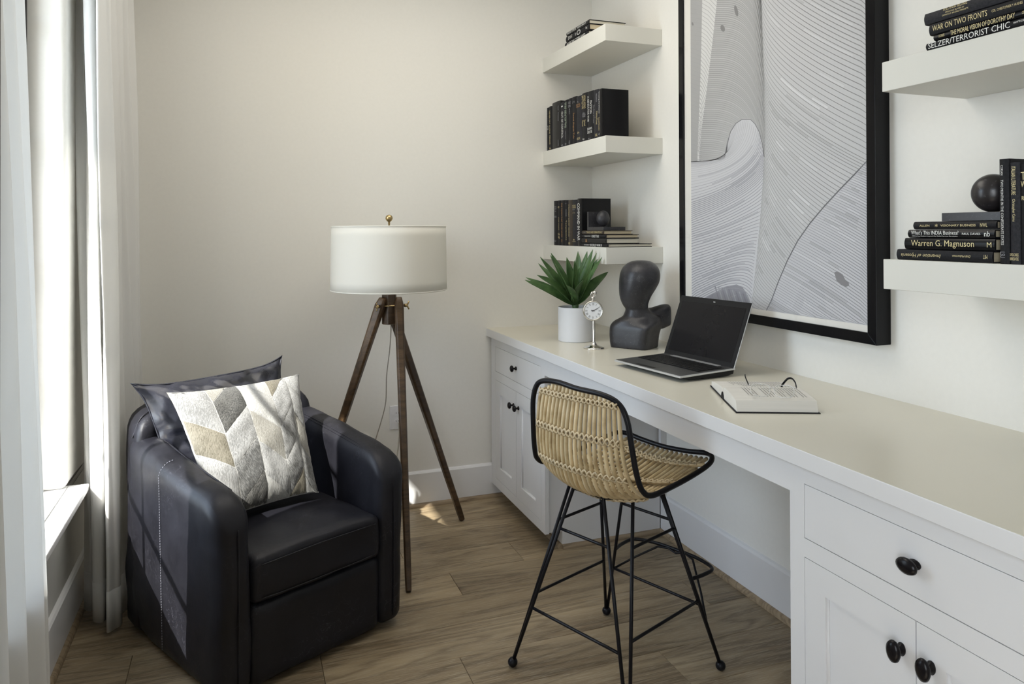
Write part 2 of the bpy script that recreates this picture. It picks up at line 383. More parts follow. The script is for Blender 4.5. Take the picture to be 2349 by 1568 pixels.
def at(px, py, ax, val):
    i = 'xyz'.index(ax); d = ray(px, py); return CO + d*((val-CO[i])/d[i])
def lerp(a, b, t): return a+(b-a)*t
def catmull(pts, per=8, closed=False):
    P = [Vector(p) for p in pts]; n = len(P); out = []
    for i in range(n if closed else n-1):
        if closed: a, b, c, d = P[i-1], P[i], P[(i+1) % n], P[(i+2) % n]
        else: a, b, c, d = P[max(i-1, 0)], P[i], P[i+1], P[min(i+2, n-1)]
        for j in range(per):
            t = j/per; out.append(.5*((2*b)+(c-a)*t+(2*a-5*b+4*c-d)*t*t+(3*b-a-3*c+d)*t**3))
    if not closed: out.append(P[-1])
    return out
_txt = {}
def text_mesh(s, shear=0.):
    key = (s, shear)
    if key not in _txt:
        c = bpy.data.curves.new('lettering', 'FONT'); c.body = s; c.size = 1; c.shear = shear; c.resolution_u = 2
        o = bpy.data.objects.new('lettering', c); COL.objects.link(o)
        dg = bpy.context.evaluated_depsgraph_get(); dg.update()
        me = bpy.data.meshes.new_from_object(o.evaluated_get(dg)); bpy.data.objects.remove(o); bpy.data.curves.remove(c)
        vs = np.empty(len(me.vertices)*3); me.vertices.foreach_get('co', vs); vs = vs.reshape(-1, 3)
        lo, hi = vs.min(0), vs.max(0); me.transform(Matrix.Diagonal((1/max(hi[0]-lo[0], 1e-6), 1/max(hi[1]-lo[1], 1e-6), 1, 1)) @ Matrix.Translation((-lo[0], -lo[1], 0)))
        _txt[key] = me
    return _txt[key]
def put_text(s, origin, dx, dy, w, h, mat, parent, name='lettering', shear=0.):
    """lettering of width w along dx and height h along dy, lower-left corner at origin (local to parent)"""
    me = text_mesh(s, shear).copy(); me.materials.clear(); me.materials.append(M[mat])
    dx, dy = Vector(dx).normalized(), Vector(dy).normalized(); dz = dx.cross(dy)
    mt = Matrix((dx*w, dy*h, dz)).transposed().to_4x4(); mt.translation = Vector(origin)
    me.transform(mt)
    o = bpy.data.objects.new(name, me); COL.objects.link(o); o.parent = parent; return o
def copy_tree(o, parent=None):
    c = o.copy(); COL.objects.link(c); c.parent = parent
    for ch in list(o.children): copy_tree(ch, c)
    return c

# ============================================================ ROOM
XW, YR, ZC = -2.49, -5.2, 2.9
WY0, WY1, WZ0, WZ1 = -.768, -1.81, .516, 2.50        # window beside the armchair
VY0, VY1 = -3.85, -5.0                                 # unseen second window beside the camera, added to let in sky fill
struct(MB().box((XW, YR, -.05), (0, 0, -.0125)), 'floor', 'oak_trim')
floor = bpy.data.objects['floor']
rnd = random.Random(3)
y = .0; k = 0
rows = []
y_edges = [0, -.181] + [-.385-.204*i for i in range(25)]
butts = {3: [-.735], 7: [-1.207], 6: [-1.649], 8: [-.557]}
for i in range(len(y_edges)-1):
    ya, yb = y_edges[i], max(y_edges[i+1], YR)
    if ya <= YR: break
    xs = [XW] + sorted(butts.get(i, [-2.3+rnd.random()*.8 if i % 2 else -1.45+rnd.random()*.6])) + [0]
    if i in butts and xs[1] < -1.4: xs.insert(2, -.2)
    for xa, xb in zip(xs[:-1], xs[1:]):
        a, b_ = Vector((xa+.0006, yb+.0006, -.0125)), Vector((xb-.0006, ya-.0006, 0)); c = (a+b_)/2
        e = .0012
        mb = MB(); v = [(a.x, a.y, a.z), (b_.x, a.y, a.z), (b_.x, b_.y, a.z), (a.x, b_.y, a.z), (a.x, a.y, -e), (b_.x, a.y, -e), (b_.x, b_.y, -e), (a.x, b_.y, -e),
             (a.x+e, a.y+e, 0), (b_.x-e, a.y+e, 0), (b_.x-e, b_.y-e, 0), (a.x+e, b_.y-e, 0)]
        mb.add(v, [(0, 3, 2, 1), (8, 9, 10, 11)]+[(j, (j+1) % 4, (j+1) % 4+4, j+4) for j in range(4)]+[(j+4, (j+1) % 4+4, (j+1) % 4+8, j+8) for j in range(4)])
        mb.build('plank', 'oak', parent=floor, loc=(c.x, c.y, 0), fix=False)
struct(MB().box((XW-.2, YR-.1, ZC), (.1, .1, ZC+.1)), 'ceiling', 'ceiling')
struct(MB().box((XW-.2, 0, -.05), (.1, .1, ZC)), 'wall_back', 'wall')
struct(MB().box((0, YR, -.05), (.1, 0, ZC)), 'wall_right', 'wall')
struct(MB().box((XW-.2, YR-.1, -.05), (.1, YR, ZC)), 'wall_rear', 'wall')
wl = MB(); XO = XW-.20
for a, b_ in (((XO, YR, -.05), (XW, 0, WZ0)), ((XO, YR, WZ1), (XW, 0, ZC)), ((XO, WY0, WZ0), (XW, 0, WZ1)), ((XO, VY0, WZ0), (XW, WY1, WZ1)), ((XO, YR, WZ0), (XW, VY1, WZ1))): wl.box(a, b_)
struct(wl, 'wall_left', 'wall', bevel=.024, seg=5)
struct(MB().box((XO-.62, YR-.3, 2.81), (XO, .3, 2.95)), 'added_eave', 'trim')      # unseen eave outside, added and set low to cut the sun
struct(MB().box((XO-12, YR-8, -.35), (XO, 8, -.3)), 'ground', 'exterior')
def window(name, y0, y1, ny):
    w = MB(); xi, xo_ = -2.612, -2.665; f = .05
    w.box((xo_, y1, WZ0), (xi, y1+f, WZ1)); w.box((xo_, y0-f, WZ0), (xi, y0, WZ1)); w.box((xo_, y1, WZ0), (xi, y0, WZ0+f)); w.box((xo_, y1, WZ1-f), (xi, y0, WZ1))
    o = struct(w, name, 'black_metal', bevel=.003)
    ys = [y0-f+(y1+f-y0+f)*i/ny for i in range(ny+1)]; zs = [WZ0+f, .930, 1.350, 1.79, 2.21, WZ1-f]
    for yy in ys[1:-1]: MB().box((-2.644, yy-.008, WZ0+f), (-2.630, yy+.008, WZ1-f)).build('muntin', 'black_metal', parent=o)
    for zz in zs[1:-1]: MB().box((-2.644, y1+f, zz-.008), (-2.630, y0-f, zz+.008)).build('muntin', 'black_metal', parent=o)
    for i in range(ny):
        for j in range(5):
            MB().add([(-2.637, ys[i+1]+.008, zs[j]+.008), (-2.637, ys[i]-.008, zs[j]+.008), (-2.637, ys[i]-.008, zs[j+1]-.008), (-2.637, ys[i+1]+.008, zs[j+1]-.008)], [(0, 1, 2, 3)]).build('pane', 'glass', parent=o, fix=False)
    MB().box((-2.612, y1-.05, WZ0-.022), (-2.424, y0+.05, WZ0+.001)).build('stool', 'trim', parent=o, bevel=.004)
    MB().box((XW, y1+.0, WZ0-.10), (XW+.018, y0-.0, WZ0-.022)).build('apron', 'trim', parent=o, bevel=.004)
    return o
window('window_1', WY0, WY1, 2); window('fill_window', VY0, VY1, 3)
bh = .184
def base_prof(sgn=1): return [(0, 0), (.016*sgn, 0), (.016*sgn, bh-.012), (.010*sgn, bh-.004), (0, bh)]
def qr_prof(o_, sgn=1, r_=.016): return [(o_, 0), (o_+sgn*r_, 0)] + [(o_+sgn*r_*math.cos(a), r_*1.25*math.sin(a)) for a in (PI/8, PI/4, PI*3/8)] + [(o_, r_*1.25)]
struct(MB().prism([(-p[0], p[1]) for p in base_prof()], 0, XW, -.53), 'baseboard_back', 'trim')
struct(MB().prism(base_prof(), 1, YR, 0), 'baseboard_left', 'trim') ; 
bl = bpy.data.objects['baseboard_left']; bl.location.x = XW
struct(MB().prism([(-p[0], p[1]) for p in base_prof()], 1, -2.35, -.745), 'baseboard_right', 'trim')
struct(MB().prism([(-p[0], p[1]) for p in qr_prof(.016)], 0, XW, -.53), 'trim_2', 'oak_trim')
q = struct(MB().prism(qr_prof(.016), 1, YR, 0), 'trim_3', 'oak_trim'); q.location.x = XW
struct(MB().prism([(-p[0], p[1]) for p in qr_prof(.016)], 1, -2.35, -.745), 'trim_4', 'oak_trim')
struct(MB().prism([(p[0]-.745, p[1]) for p in qr_prof(0, -1)], 0, -.53, -.0), 'trim_5', 'oak_trim')
struct(MB().prism([(p[0]-.53, p[1]) for p in qr_prof(0, -1)], 1, -.745, -.0), 'trim_6', 'oak_trim')
# dark door frame at the photographer's left elbow
pz = at(2, 800, 'y', -2.75)
struct(MB().box((pz.x-.06, -2.80, 0), (pz.x, -2.75, ZC)), 'trim_7', 'black_metal', bevel=.003)
# outlet
ot = root('wall_outlet', (-1.135, 0, .475), 0, 'white duplex power outlet on the back wall behind the tripod lamp', 'outlet')
MB().box((-.039, -.006, -.062), (.039, 0, .062)).build('cover_plate', 'outlet', parent=ot, bevel=.003)
for dz in (.021, -.021):
    r_ = MB().prism([(.0145*math.cos(a)*1.15, dz+.0145*math.sin(a)) for a in [2*PI*i/20 for i in range(20)]], 1, -.009, -.005).build('receptacle', 'outlet', parent=ot)
    for sx in (-.006, .006): MB().box((sx-.001, -.0095, dz-.001), (sx+.001, -.0088, dz+.007)).build('slot', 'black_hole', parent=r_)
    MB().lathe([(.0022, -.0095), (.0022, -.0088)], 10, mtx=Matrix.Rotation(PI/2, 4, 'X') @ Matrix.Translation((0, 0, 0)), origin=(0, -.0005-.009+.009, dz-.007)).build('slot', 'black_hole', parent=r_)

# ============================================================ BUILT-IN DESK
XF = -.62
def knob(parent, p, sc=(1, 1, 1), s=1.0):
    """mushroom knob pointing to -x"""
    prof = [(.0, 0), (.0095, 0), (.010, .003), (.0055, .007), (.0045, .013), (.007, .016), (.0145, .019), (.0165, .023), (.0155, .028), (.010, .0315), (0, .033)]
    mt = Matrix.Rotation(-PI/2, 4, 'Y') @ Matrix.Scale(s, 4)
    mb = MB(); mb.lathe(prof, 20, mtx=Matrix.Diagonal((1, sc[1], sc[2], 1)) @ mt)
    o = mb.build('knob', 'knob', parent=parent, smooth=True); o.location = p; return o
def shaker_door(y0, y1, z0, z1, parent, kn, sc=(1, 1, 1)):
    mb = MB(); w = .066; t0, t1 = XF, XF+.02
    mb.box((t0, y1, z0), (t1, y1+w, z1)); mb.box((t0, y0-w, z0), (t1, y0, z1)); mb.box((t0, y1+w, z0), (t1, y0-w, z0+w)); mb.box((t0, y1+w, z1-w), (t1, y0-w, z1))
    d = mb.build('door', 'cabinet', parent=parent, weld=False)
    MB().box((t0+.009, y1+w-.003, z0+w-.003), (t1-.002, y0-w+.003, z1-w+.003)).build('door_panel', 'cabinet', parent=d)
    # small ovolo lip round the panel
    mb = MB(); a, b_, c, e = y1+w, y0-w, z0+w, z1-w
    for (p, q_) in (((a, c), (b_, c)), ((b_, c), (b_, e)), ((b_, e), (a, e)), ((a, e), (a, c))):
        mb.tube([(t0+.0085, p[0], p[1]), (t0+.0085, q_[0], q_[1])], .0045, 8)
    mb.build('panel_bead', 'cabinet', parent=d, weld=False, smooth=True)
    knob(d, kn, sc); return d
def cabinet(ya, yb, yo, yi, lab, split, right=False):
    g = root('base_cabinet', (0, 0, 0), 0, lab, 'cabinet')
    ff = MB(); t = .02
    ff.box((XF, ya-.0, .08), (XF+t, yo, .872)); ff.box((XF, yi, .08), (XF+t, yb, .872))
    for z0, z1 in ((.08, .1255), (.6485, .6935), (.8255, .872)): ff.box((XF, min(yo, yi), z0), (XF+t, max(yo, yi), z1))
    ff.build('face_frame', 'cabinet', parent=g, weld=False)
    sy0, sy1 = max(ya, yb)-.012, min(ya, yb)+.012
    c = MB(); c.box((XF+.045, sy1+.016, .09), (-.02, sy0-.016, .865)); c.box((XF+t, sy1, .08), (-.02, sy1+.016, .872)); c.box((XF+t, sy0-.016, .08), (-.02, sy0, .872)); c.box((-.53, sy1, 0.0), (-.02, sy0, .08)); c.box((XF+t, sy1+.016, .081), (-.02, sy0-.016, .09))
    c.build('carcass', 'cabinet', parent=g, weld=False)
    gp = .0016
    d = MB().box((XF, min(yo, yi)+gp, .6935+gp), (XF+.02, max(yo, yi)-gp, .8255-gp)).build('drawer', 'cabinet', parent=g, bevel=.001)
    ym = (yo+yi)/2; osc = (1, 1.5, 1) if right else (1, 1, 1); dsc = (1, 1, 1.4) if right else (1, 1, 1)
    knob(d, (XF, ym, .762), osc)
    shaker_door(max(yo, yi)-gp, split+gp, .1255+gp, .6485-gp, g, (XF, split+.034, .573), dsc)
    shaker_door(split-gp, min(yo, yi)+gp, .1255+gp, .6485-gp, g, (XF, split-.036, .573), dsc)
    return g
cl = cabinet(-.013, -.757, -.081, -.712, 'white built-in cabinet at the far end of the desk, left of the rattan stool', -.394)
cr = cabinet(-2.330, -3.065, -2.379, -3.008, 'large white built-in cabinet in the right foreground with oval black knobs', -2.694, True)
MB().box((-.032, -.775, .19), (-.001, -.757, .793)).build('scribe_strip', 'cabinet', parent=cl)
MB().box((XF, -2.330, .793), (XF+.02, -.757, .8715)).build('desk_apron', 'cabinet', parent=cr)
wt = root('worktop', (0, 0, 0), 0, 'long cream-topped white desk worktop running along the right wall', 'desk')
MB().box((-.6457, -3.12, .872), (0, 0, .9139)).build('edge_slab', 'cabinet', parent=wt, bevel=.002)
MB().box((-.6447, -3.119, .9139), (0, 0, .9147)).build('top_surface', 'counter', parent=wt)

# ============================================================ FLOATING SHELVES
ZT = (2.4063, 1.8848, 1.3633)
def shelf(y0, y1, z, lab, grp):
    o = MB().box((-.3058, y1, z-.0785), (0, y0, z)).build('floating_shelf', 'shelf', bevel=.0015)
    return tag(o, lab, 'shelf', grp)
shelf(0, -.7526, ZT[0], 'white floating shelf in the far corner, topmost of three, short book stack on it', 'corner shelves')
shelf(0, -.7526, ZT[1], 'white floating shelf in the far corner, middle one, row of upright black books', 'corner shelves')
shelf(0, -.7526, ZT[2], 'white floating shelf in the far corner, lowest of three, just above the plant', 'corner shelves')
shelf(-2.326, -3.09, ZT[1], 'white floating shelf right of the picture, upper one, carrying four stacked books', 'right shelves')
shelf(-2.326, -3.09, ZT[2], 'white floating shelf right of the picture, lower one, carrying the dark ball bookend', 'right shelves')

# ============================================================ PICTURE
pic = root('framed_picture', (0, -1.527, 1.082), 0, 'large black-framed abstract print of flowing grey lines hung above the laptop', 'picture')
pic_inv = Matrix.Translation((0, 1.527, -1.082))
def W2(o, inv): o.matrix_parent_inverse = inv; return o
fw = .036; Y0, Y1, Z0, Z1 = -.983, -2.070, 1.083, 2.67
for poly in ([(Y0, Z0), (Y1, Z0), (Y1+fw, Z0+fw), (Y0-fw, Z0+fw)], [(Y0, Z1), (Y1, Z1), (Y1+fw, Z1-fw), (Y0-fw, Z1-fw)], [(Y0, Z0), (Y0, Z1), (Y0-fw, Z1-fw), (Y0-fw, Z0+fw)], [(Y1, Z0), (Y1, Z1), (Y1+fw, Z1-fw), (Y1+fw, Z0+fw)]):
    W2(MB().prism(poly, 0, -.060, -.001).build('frame_member', 'black_gloss', parent=pic, bevel=.0015), pic_inv)
W2(MB().box((-.052, Y1+fw-.004, Z0+fw-.004), (-.020, Y0-fw+.004, Z1-fw+.004)).build('mount_board', 'mat_board', parent=pic), pic_inv)
W2(MB().add([(-.0565, Y1+fw, Z0+fw), (-.0565, Y0-fw, Z0+fw), (-.0565, Y0-fw, Z1-fw), (-.0565, Y1+fw, Z1-fw)], [(0, 1, 2, 3)]).build('glazing', 'frame_glass', parent=pic, fix=False), pic_inv)
XP = -.0524
# the print: flat ink regions and ribbons, drawn in the photograph's own proportions
PV, PF, PC = [], [], []
yl = at(1586.5, 600, 'x', XP).y; yr = Y1+fw+.001; zb = at(1760, 712, 'x', XP).z; zt_ = Z1-fw-.03
def P3(p, lay): 
    q_ = at(p[0], p[1], 'x', XP); return (XP-.00006*lay, min(max(q_.y, yr), yl), min(max(q_.z, zb), zt_))
def poly(pts, c, lay):
    i = len(PV); PV.extend(P3(p, lay) for p in pts); PF.append(tuple(range(i, i+len(pts)))); PC.append([c]*len(pts))
def rib(pts, w, c, lay, w1=None):
    n = len(pts); i = len(PV); k_ = len(pts)
    for j, p in enumerate(pts):
        a = pts[max(j-1, 0)]; b_ = pts[min(j+1, n-1)]; dx, dy = b_[0]-a[0], b_[1]-a[1]; l = math.hypot(dx, dy) or 1
        ww = w if w1 is None else w+(w1-w)*j/(n-1)
        nx, ny = -dy/l*ww/2, dx/l*ww/2
        PV.append(P3((p[0]+nx, p[1]+ny), lay)); PV.append(P3((p[0]-nx, p[1]-ny), lay))
    for j in range(n-1): PF.append((i+2*j, i+2*j+1, i+2*j+3, i+2*j+2)); PC.append([c]*4)
def interp(tab, x):
    if x <= tab[0][0]: return tab[0][1:]
    for a, b_ in zip(tab, tab[1:]):
        if x <= b_[0]:
            t = (x-a[0])/(b_[0]-a[0]); return tuple(lerp(p, q_, t) for p, q_ in zip(a[1:], b_[1:]))
    return tab[-1][1:]
def bez(p0, p1, p2, p3, n=14):
    return [tuple((1-t)**3*a+3*(1-t)**2*t*b_+3*(1-t)*t*t*c+t**3*d for a, b_, c, d in zip(p0, p1, p2, p3)) for t in [i/n for i in range(n+1)]]
pr_ = random.Random(11)
TOP = -190
LT, MD, DK, LN = .50, .40, .30, .15
seam = [(1993, 367), (1960, 400), (1925, 436), (1890, 474), (1858, 512), (1830, 552), (1806, 598), (1786, 645), (1770, 688), (1758, 716)]
ridge = [(0, 1742, TOP), (1, 1745, -40), (2, 1750, 100), (3, 1753, 200), (4, 1754, 300), (5, 1751, 400), (6, 1744, 500), (7, 1735, 600), (8, 1726, 680), (9, 1719, 725)]
rg = lambda t: interp(ridge, t)
rp = [rg(t/2) for t in range(19)]
poly([(1583, TOP), (1583, 760), (2000, 800), (2000, TOP)], (.60, .60, .615), 0)
poly(rp + seam[::-1] + [(2000, 360), (2000, TOP)], (.53, .53, .535), 1)
poly(seam + [(1758, 760), (2000, 800), (2000, 360)], (.54, .54, .56), 1)
# right sweep
ends = [(TOP, 1996, 10), (-40, 1996, 150), (20, 1995, 214), (100, 1994, 305), (159, 1992, 368), (200, 1968, 392), (250, 1925, 436), (300, 1890, 474), (350, 1858, 512), (400, 1830, 552), (500, 1800, 612), (600, 1777, 668), (690, 1759, 714)]
ys_ = []; yy_ = TOP
while yy_ < 700: ys_.append(yy_); yy_ += 12.5 if yy_ < 150 else (8.5 if yy_ < 420 else 9.5)
for i, y0 in enumerate(ys_):
    t = 9*(y0-TOP)/(700-TOP); x0 = interp([(p[1], p[0]) for p in rp], y0)[0]; ex, ey = interp(ends, y0)
    dxx, dyy = ex-x0, ey-y0
    pts = bez((x0, y0), (x0+.03*dxx, y0+.36*dyy), (ex-.48*dxx, ey-.27*dyy), (ex, ey), 18)
    wide = 1.0 if t > 3.6 else 1.5
    rib(pts, .8, (LN+.13,)*3 if i % 2 else (.25,)*3, 3, .9+1.6*max(0, 1-t/7))
    if pr_.random() < .45:
        a = pr_.randint(3, 12); q_ = pts[a:a+pr_.randint(3, 7)]; g = pr_.choice([.45, .58, .62, .48])
        rib([(p[0], p[1]-4.5) for p in q_], 5.5, (g, g, g*1.01), 2)
# beneath the seam
for i in range(78):
    t = i/78; sx, sy = interp([(0, *seam[0])]+[((j+1)/9, *seam[j+1]) for j in range(9)], t*1.0)
    sl = .42+.34*t; L_ = 2000-sx
    pts = [(sx+L_*a, sy+L_*a*sl*(.86+.14*a)) for a in [j/7 for j in range(8)]]
    rib(pts, .9, (.27, .27, .29), 3, 2.0)
    if pr_.random() < .5:
        q_ = pts[pr_.randint(0, 3):pr_.randint(4, 8)]; g = pr_.choice([.46, .60, .57, .44])
        if len(q_) > 1: rib([(p[0], p[1]-4) for p in q_], 5, (g, g, g*1.03), 2)
for i in range(16):
    sy = 716+i*0; sx = 1758-(i+1)*0
rib(seam, 3.2, (.13, .13, .14), 4, 1.8)
bean = [(1914, 624), (1922, 622), (1933, 629), (1939, 641), (1947, 647), (1948, 655), (1940, 658), (1929, 653), (1919, 643)]
poly(bean, (.22, .215, .225), 5)
# lower left folds (C) with arch (E)
arch = [(1663, 357), (1668, 330), (1676, 302), (1688, 283), (1702, 274), (1722, 274), (1732, 284), (1742, 303), (1749, 330), (1753, 360)]
cC = [(1583, 369), (1610, 369), (1640, 367), (1655, 361)] + arch + [rg(t/4) for t in range(20, 35)]
hump = [(1724, 702), (1716, 678), (1704, 659), (1690, 652), (1668, 656), (1640, 670), (1606, 690), (1583, 712)]
poly([(1583, 369)] + cC[1:] + hump, (.58, .58, .60), 2)
poly([(1583, 712), (1606, 690), (1640, 670), (1668, 656), (1690, 652), (1704, 659), (1716, 678), (1724, 702), (1719, 760), (1583, 760)], (.27, .27, .30), 3)
for i in range(10): rib([(1640+i*8, 655+i*2), (1652+i*8, 700+i*2), (1655+i*8, 730)], 2.5, (.36, .36, .39) if i % 2 else (.22, .22, .25), 4)
startR = [(0, 1664, 356), (.08, 1672, 318), (.16, 1690, 281), (.24, 1714, 275), (.32, 1740, 300), (.42, 1752, 345), (.54, 1751, 405), (.68, 1743, 500), (.78, 1735, 560), (.89, 1728, 620), (1, 1724, 684)]
endL = [(0, 1583, 370), (.08, 1583, 372), (.16, 1583, 376), (.24, 1583, 384), (.32, 1583, 412), (.42, 1583, 463), (.54, 1583, 503), (.68, 1583, 556), (.78, 1583, 605), (.89, 1583, 655), (1, 1583, 704)]
for i in range(74):
    t = i/73; a = interp(startR, t); e = interp(endL, t); dy_ = e[1]-a[1]
    sm = min(1, max(0, (t-.22)/.36)); sm = sm*sm*(3-2*sm); k_ = max(0, (t-.5)/.5)
    c1 = (a[0]-6-12*sm-8*k_, a[1]+lerp(.62, .35, sm)*dy_*(1-k_)-42*k_*k_); c2 = (1583+lerp(90, 66, sm), e[1]-lerp(4+8*t, .25*dy_, sm)*(1-k_)-44*k_*k_)
    pts = bez(a, c1, c2, (e[0], e[1]))
    rib(pts, .9 if t < .3 else 1.3, (.31, .31, .34) if t > .35 else (.44, .44, .46), 5, 1.9 if t > .4 else .6+1.2*max(0, t-.15))
    if t > .3 and pr_.random() < .3: rib([(p[0], p[1]-2.6) for p in pts[pr_.randint(0, 5):pr_.randint(8, 14)]], 2.6, (.44, .44, .47), 4)
rib(arch, 1.6, (.16, .16, .17), 6)
# upper left (D), pale strip (G), dark strip (F)
sG_r = [(0, 1660, TOP), (1, 1645, 0), (2, 1634, 100), (3, 1622, 200), (4, 1609, 300), (5, 1604, 368)]
sG_l = [(0, 1614, TOP), (1, 1611, 0), (2, 1609, 100), (3, 1606, 200), (4, 1602, 300), (5, 1600, 368)]
poly([interp(sG_r, t) for t in range(6)] + [(1640, 367), (1655, 361)] + arch + [rg(t/2) for t in range(8, -1, -1)], (.42, .42, .42), 3)
for i in range(120):
    t = i/119; ys = TOP+(365-TOP)*t
    a = interp([(TOP, 1660), (0, 1645), (100, 1634), (200, 1622), (300, 1609), (368, 1604)], ys)[0]
    ey = ys+150; ex = interp([(TOP, 1742), (-40, 1745), (100, 1750), (200, 1753), (300, 1754), (360, 1752)], ey)[0]
    pts = bez((a, ys), (a+66, ys-6), (1733, ys+22), (ex, ey), 24)
    def inside(p):
        if p[1] > 368: return True
        if not 1655 < p[0] < 1753 or p[1] < 274: return False
        ap = [q_ for q_ in arch]; up_ = [q_[1] for q_ in ap if abs(q_[0]-p[0]) < 9]
        yb2 = interp([(q_[0], q_[1]) for q_ in sorted(ap)], p[0])[0]
        return p[1] > yb2-1
    cut = next((n for n, p in enumerate(pts) if inside(p)), len(pts)); pts = pts[:cut]
    if len(pts) > 2:
        rib(pts, 1.6, (.285, .285, .285), 4, .35)
        if i % 5 == 0: rib([(p[0], p[1]-1.8) for p in pts], 1.2, (.50, .50, .50), 4)
poly([interp(sG_l, t) for t in range(6)] + [interp(sG_r, 5-t) for t in range(6)], (.62, .62, .61), 5)
for i in range(60):
    ys = TOP+9.4*i; a = interp([(TOP, 1614), (0, 1611), (100, 1609), (200, 1606), (300, 1602), (368, 1600)], ys)[0]; e = interp([(TOP, 1660), (0, 1645), (100, 1634), (200, 1622), (300, 1609), (368, 1604)], ys+26)[0]
    if ys < 340: rib([(a, ys), (lerp(a, e, .5), ys+9), (e, ys+26)], .9, (.34, .34, .34), 6)
poly([(1583, TOP)] + [interp(sG_l, t) for t in range(6)] + [(1600, 369), (1583, 369)], (.36, .36, .36), 5)
for i in range(56): rib([(1584, TOP+10*i), (1610, TOP+10*i+(4 if i < 30 else 9))], 1.0, (.34, .34, .34), 6)
for (x_, y_, a_, b_) in ((1689, 25, 4, 13), (1658, 65, 5, 8), (1589, 55, 2, 4)):
    poly([(x_+a_*math.cos(t)-.2*b_*math.sin(t), y_-b_*math.sin(t)) for t in [2*PI*i/14 for i in range(14)]], (.20, .20, .20), 7)
me = bpy.data.meshes.new('print'); me.from_pydata(PV, [], PF); ca = me.color_attributes.new('ink', 'FLOAT_COLOR', 'CORNER')
buf = [x for f in PC for c in f for x in (*c, 1)]; ca.data.foreach_set('color', buf); me.materials.append(M['print'])
po = bpy.data.objects.new('print', me); COL.objects.link(po); po.parent = pic; W2(po, pic_inv)

# ============================================================ CURTAINS
def curtain(name, bot, top, z0, z1, lab, per=10, nz=28, hem=True, drift=.012):
    B = catmull([(x, y, 0) for x, y in bot], per); T = catmull([(x, y, 0) for x, y in top], per)
    g = root(name, (B[0].x, B[0].y, 0), 0, lab, 'curtain', 'linen curtains'); inv = Matrix.Translation((-B[0].x, -B[0].y, 0))
    def fn(u, v):
        i = min(int(round(u*(len(B)-1))), len(B)-1); s = v**1.2
        p = B[i].lerp(T[i], s); w = drift*math.sin(v*7+i*.21)*math.sin(v*PI)
        return (p.x+w*.5, p.y+w, lerp(z0, z1, v))
    o = W2(MB().grid(fn, len(B), nz).build('cloth', 'curtain', parent=g, smooth=True, fix=False, solid=.0012), inv)
    if hem:
        def f2(u, v):
            p = Vector(fn(u, v*.055)); return p
        W2(MB().grid(f2, len(B), 3).build('hem', 'curtain', parent=o, smooth=True, fix=False, solid=.0045), Matrix.Identity(4))
    return g
bot = [(-2.455, -.628), (-2.44, -.648), (-2.422, -.652), (-2.425, -.60), (-2.412, -.70), (-2.404, -.744), (-2.372, -.758), (-2.366, -.70), (-2.352, -.80), (-2.345, -.846), (-2.326, -.826), (-2.308, -.80),
       (-2.318, -.72), (-2.295, -.66), (-2.325, -.60), (-2.285, -.55), (-2.315, -.49), (-2.275, -.45), (-2.31, -.39), (-2.268, -.35)]
top = [(x-.045-(.02 if i > 11 else 0), y+.03) for i, (x, y) in enumerate(bot)]
curtain('curtain', bot, top, .018, 2.62, 'white sunlit linen curtain gathered in the corner behind the armchair')
nb = [(-2.40, -1.475), (-2.385, -1.50), (-2.41, -1.54), (-2.37, -1.60), (-2.42, -1.68), (-2.37, -1.76), (-2.42, -1.84), (-2.37, -1.92), (-2.42, -2.0), (-2.37, -2.08), (-2.40, -2.14)]
ntp = [(-2.42+.010*(i % 2), -1.745-.045*i) for i in range(11)]
curtain('curtain', nb, ntp, .018, 2.62, 'shaded off-white linen curtain filling the left edge of the picture', drift=.004)

# ============================================================ ARMCHAIR
AR = math.radians(27); AO = Vector((-1.96, -1.43, 0))
AM = Matrix.Translation(AO) @ Matrix.Rotation(AR, 4, 'Z'); AI = AM.inverted()
def onv(px, py, vv):
    n = Vector((-math.sin(AR), math.cos(AR), 0)); d = ray(px, py); t = (vv-(CO-AO).dot(n))/d.dot(n); return CO+d*t
from mathutils import noise as mn
def softbox(a, b_, r, n=14, fn=None, bulge=0, wr=0, wf=6.0):
    a, b_ = Vector(a), Vector(b_); c = (a+b_)/2; h = (b_-a)/2
    bm = bmesh.new(); bmesh.ops.create_cube(bm, size=2); bmesh.ops.subdivide_edges(bm, edges=bm.edges, cuts=n, use_grid_fill=True)
    for v in bm.verts:
        q = Vector([math.copysign(abs(x)**.8, x) for x in v.co])     # denser towards the edges
        p = Vector((q[i]*h[i] for i in range(3)))
        inner = Vector((max(-(h[i]-r), min(h[i]-r, p[i])) for i in range(3))); d = p-inner
        if d.length > 1e-9: p = inner + d.normalized()*r
        if bulge:
            for i in range(3):
                o = [j for j in range(3) if j != i]
                if abs(q[i]) > .98: p[i] += math.copysign(bulge*(1-q[o[0]]**2)*(1-q[o[1]]**2), q[i])
        p += c
        if fn: p = Vector(fn(p))
        if wr: p += wr*Vector((mn.noise(p*wf), mn.noise(p*wf+Vector((9, 3, 1))), mn.noise(p*wf+Vector((2, 7, 5)))))
        v.co = p
    mb = MB(); bm.verts.ensure_lookup_table(); mb.v = [tuple(v.co) for v in bm.verts]; mb.f = [tuple(x.index for x in f.verts) for f in bm.faces]; bm.free(); return mb
ac = root('armchair', tuple(AO), AR, 'dark navy leather tub armchair standing by the window', 'armchair')
CW = .702
def armtop(v): 
    return .615 + .085*min(1, max(0, v)/.62)**.9
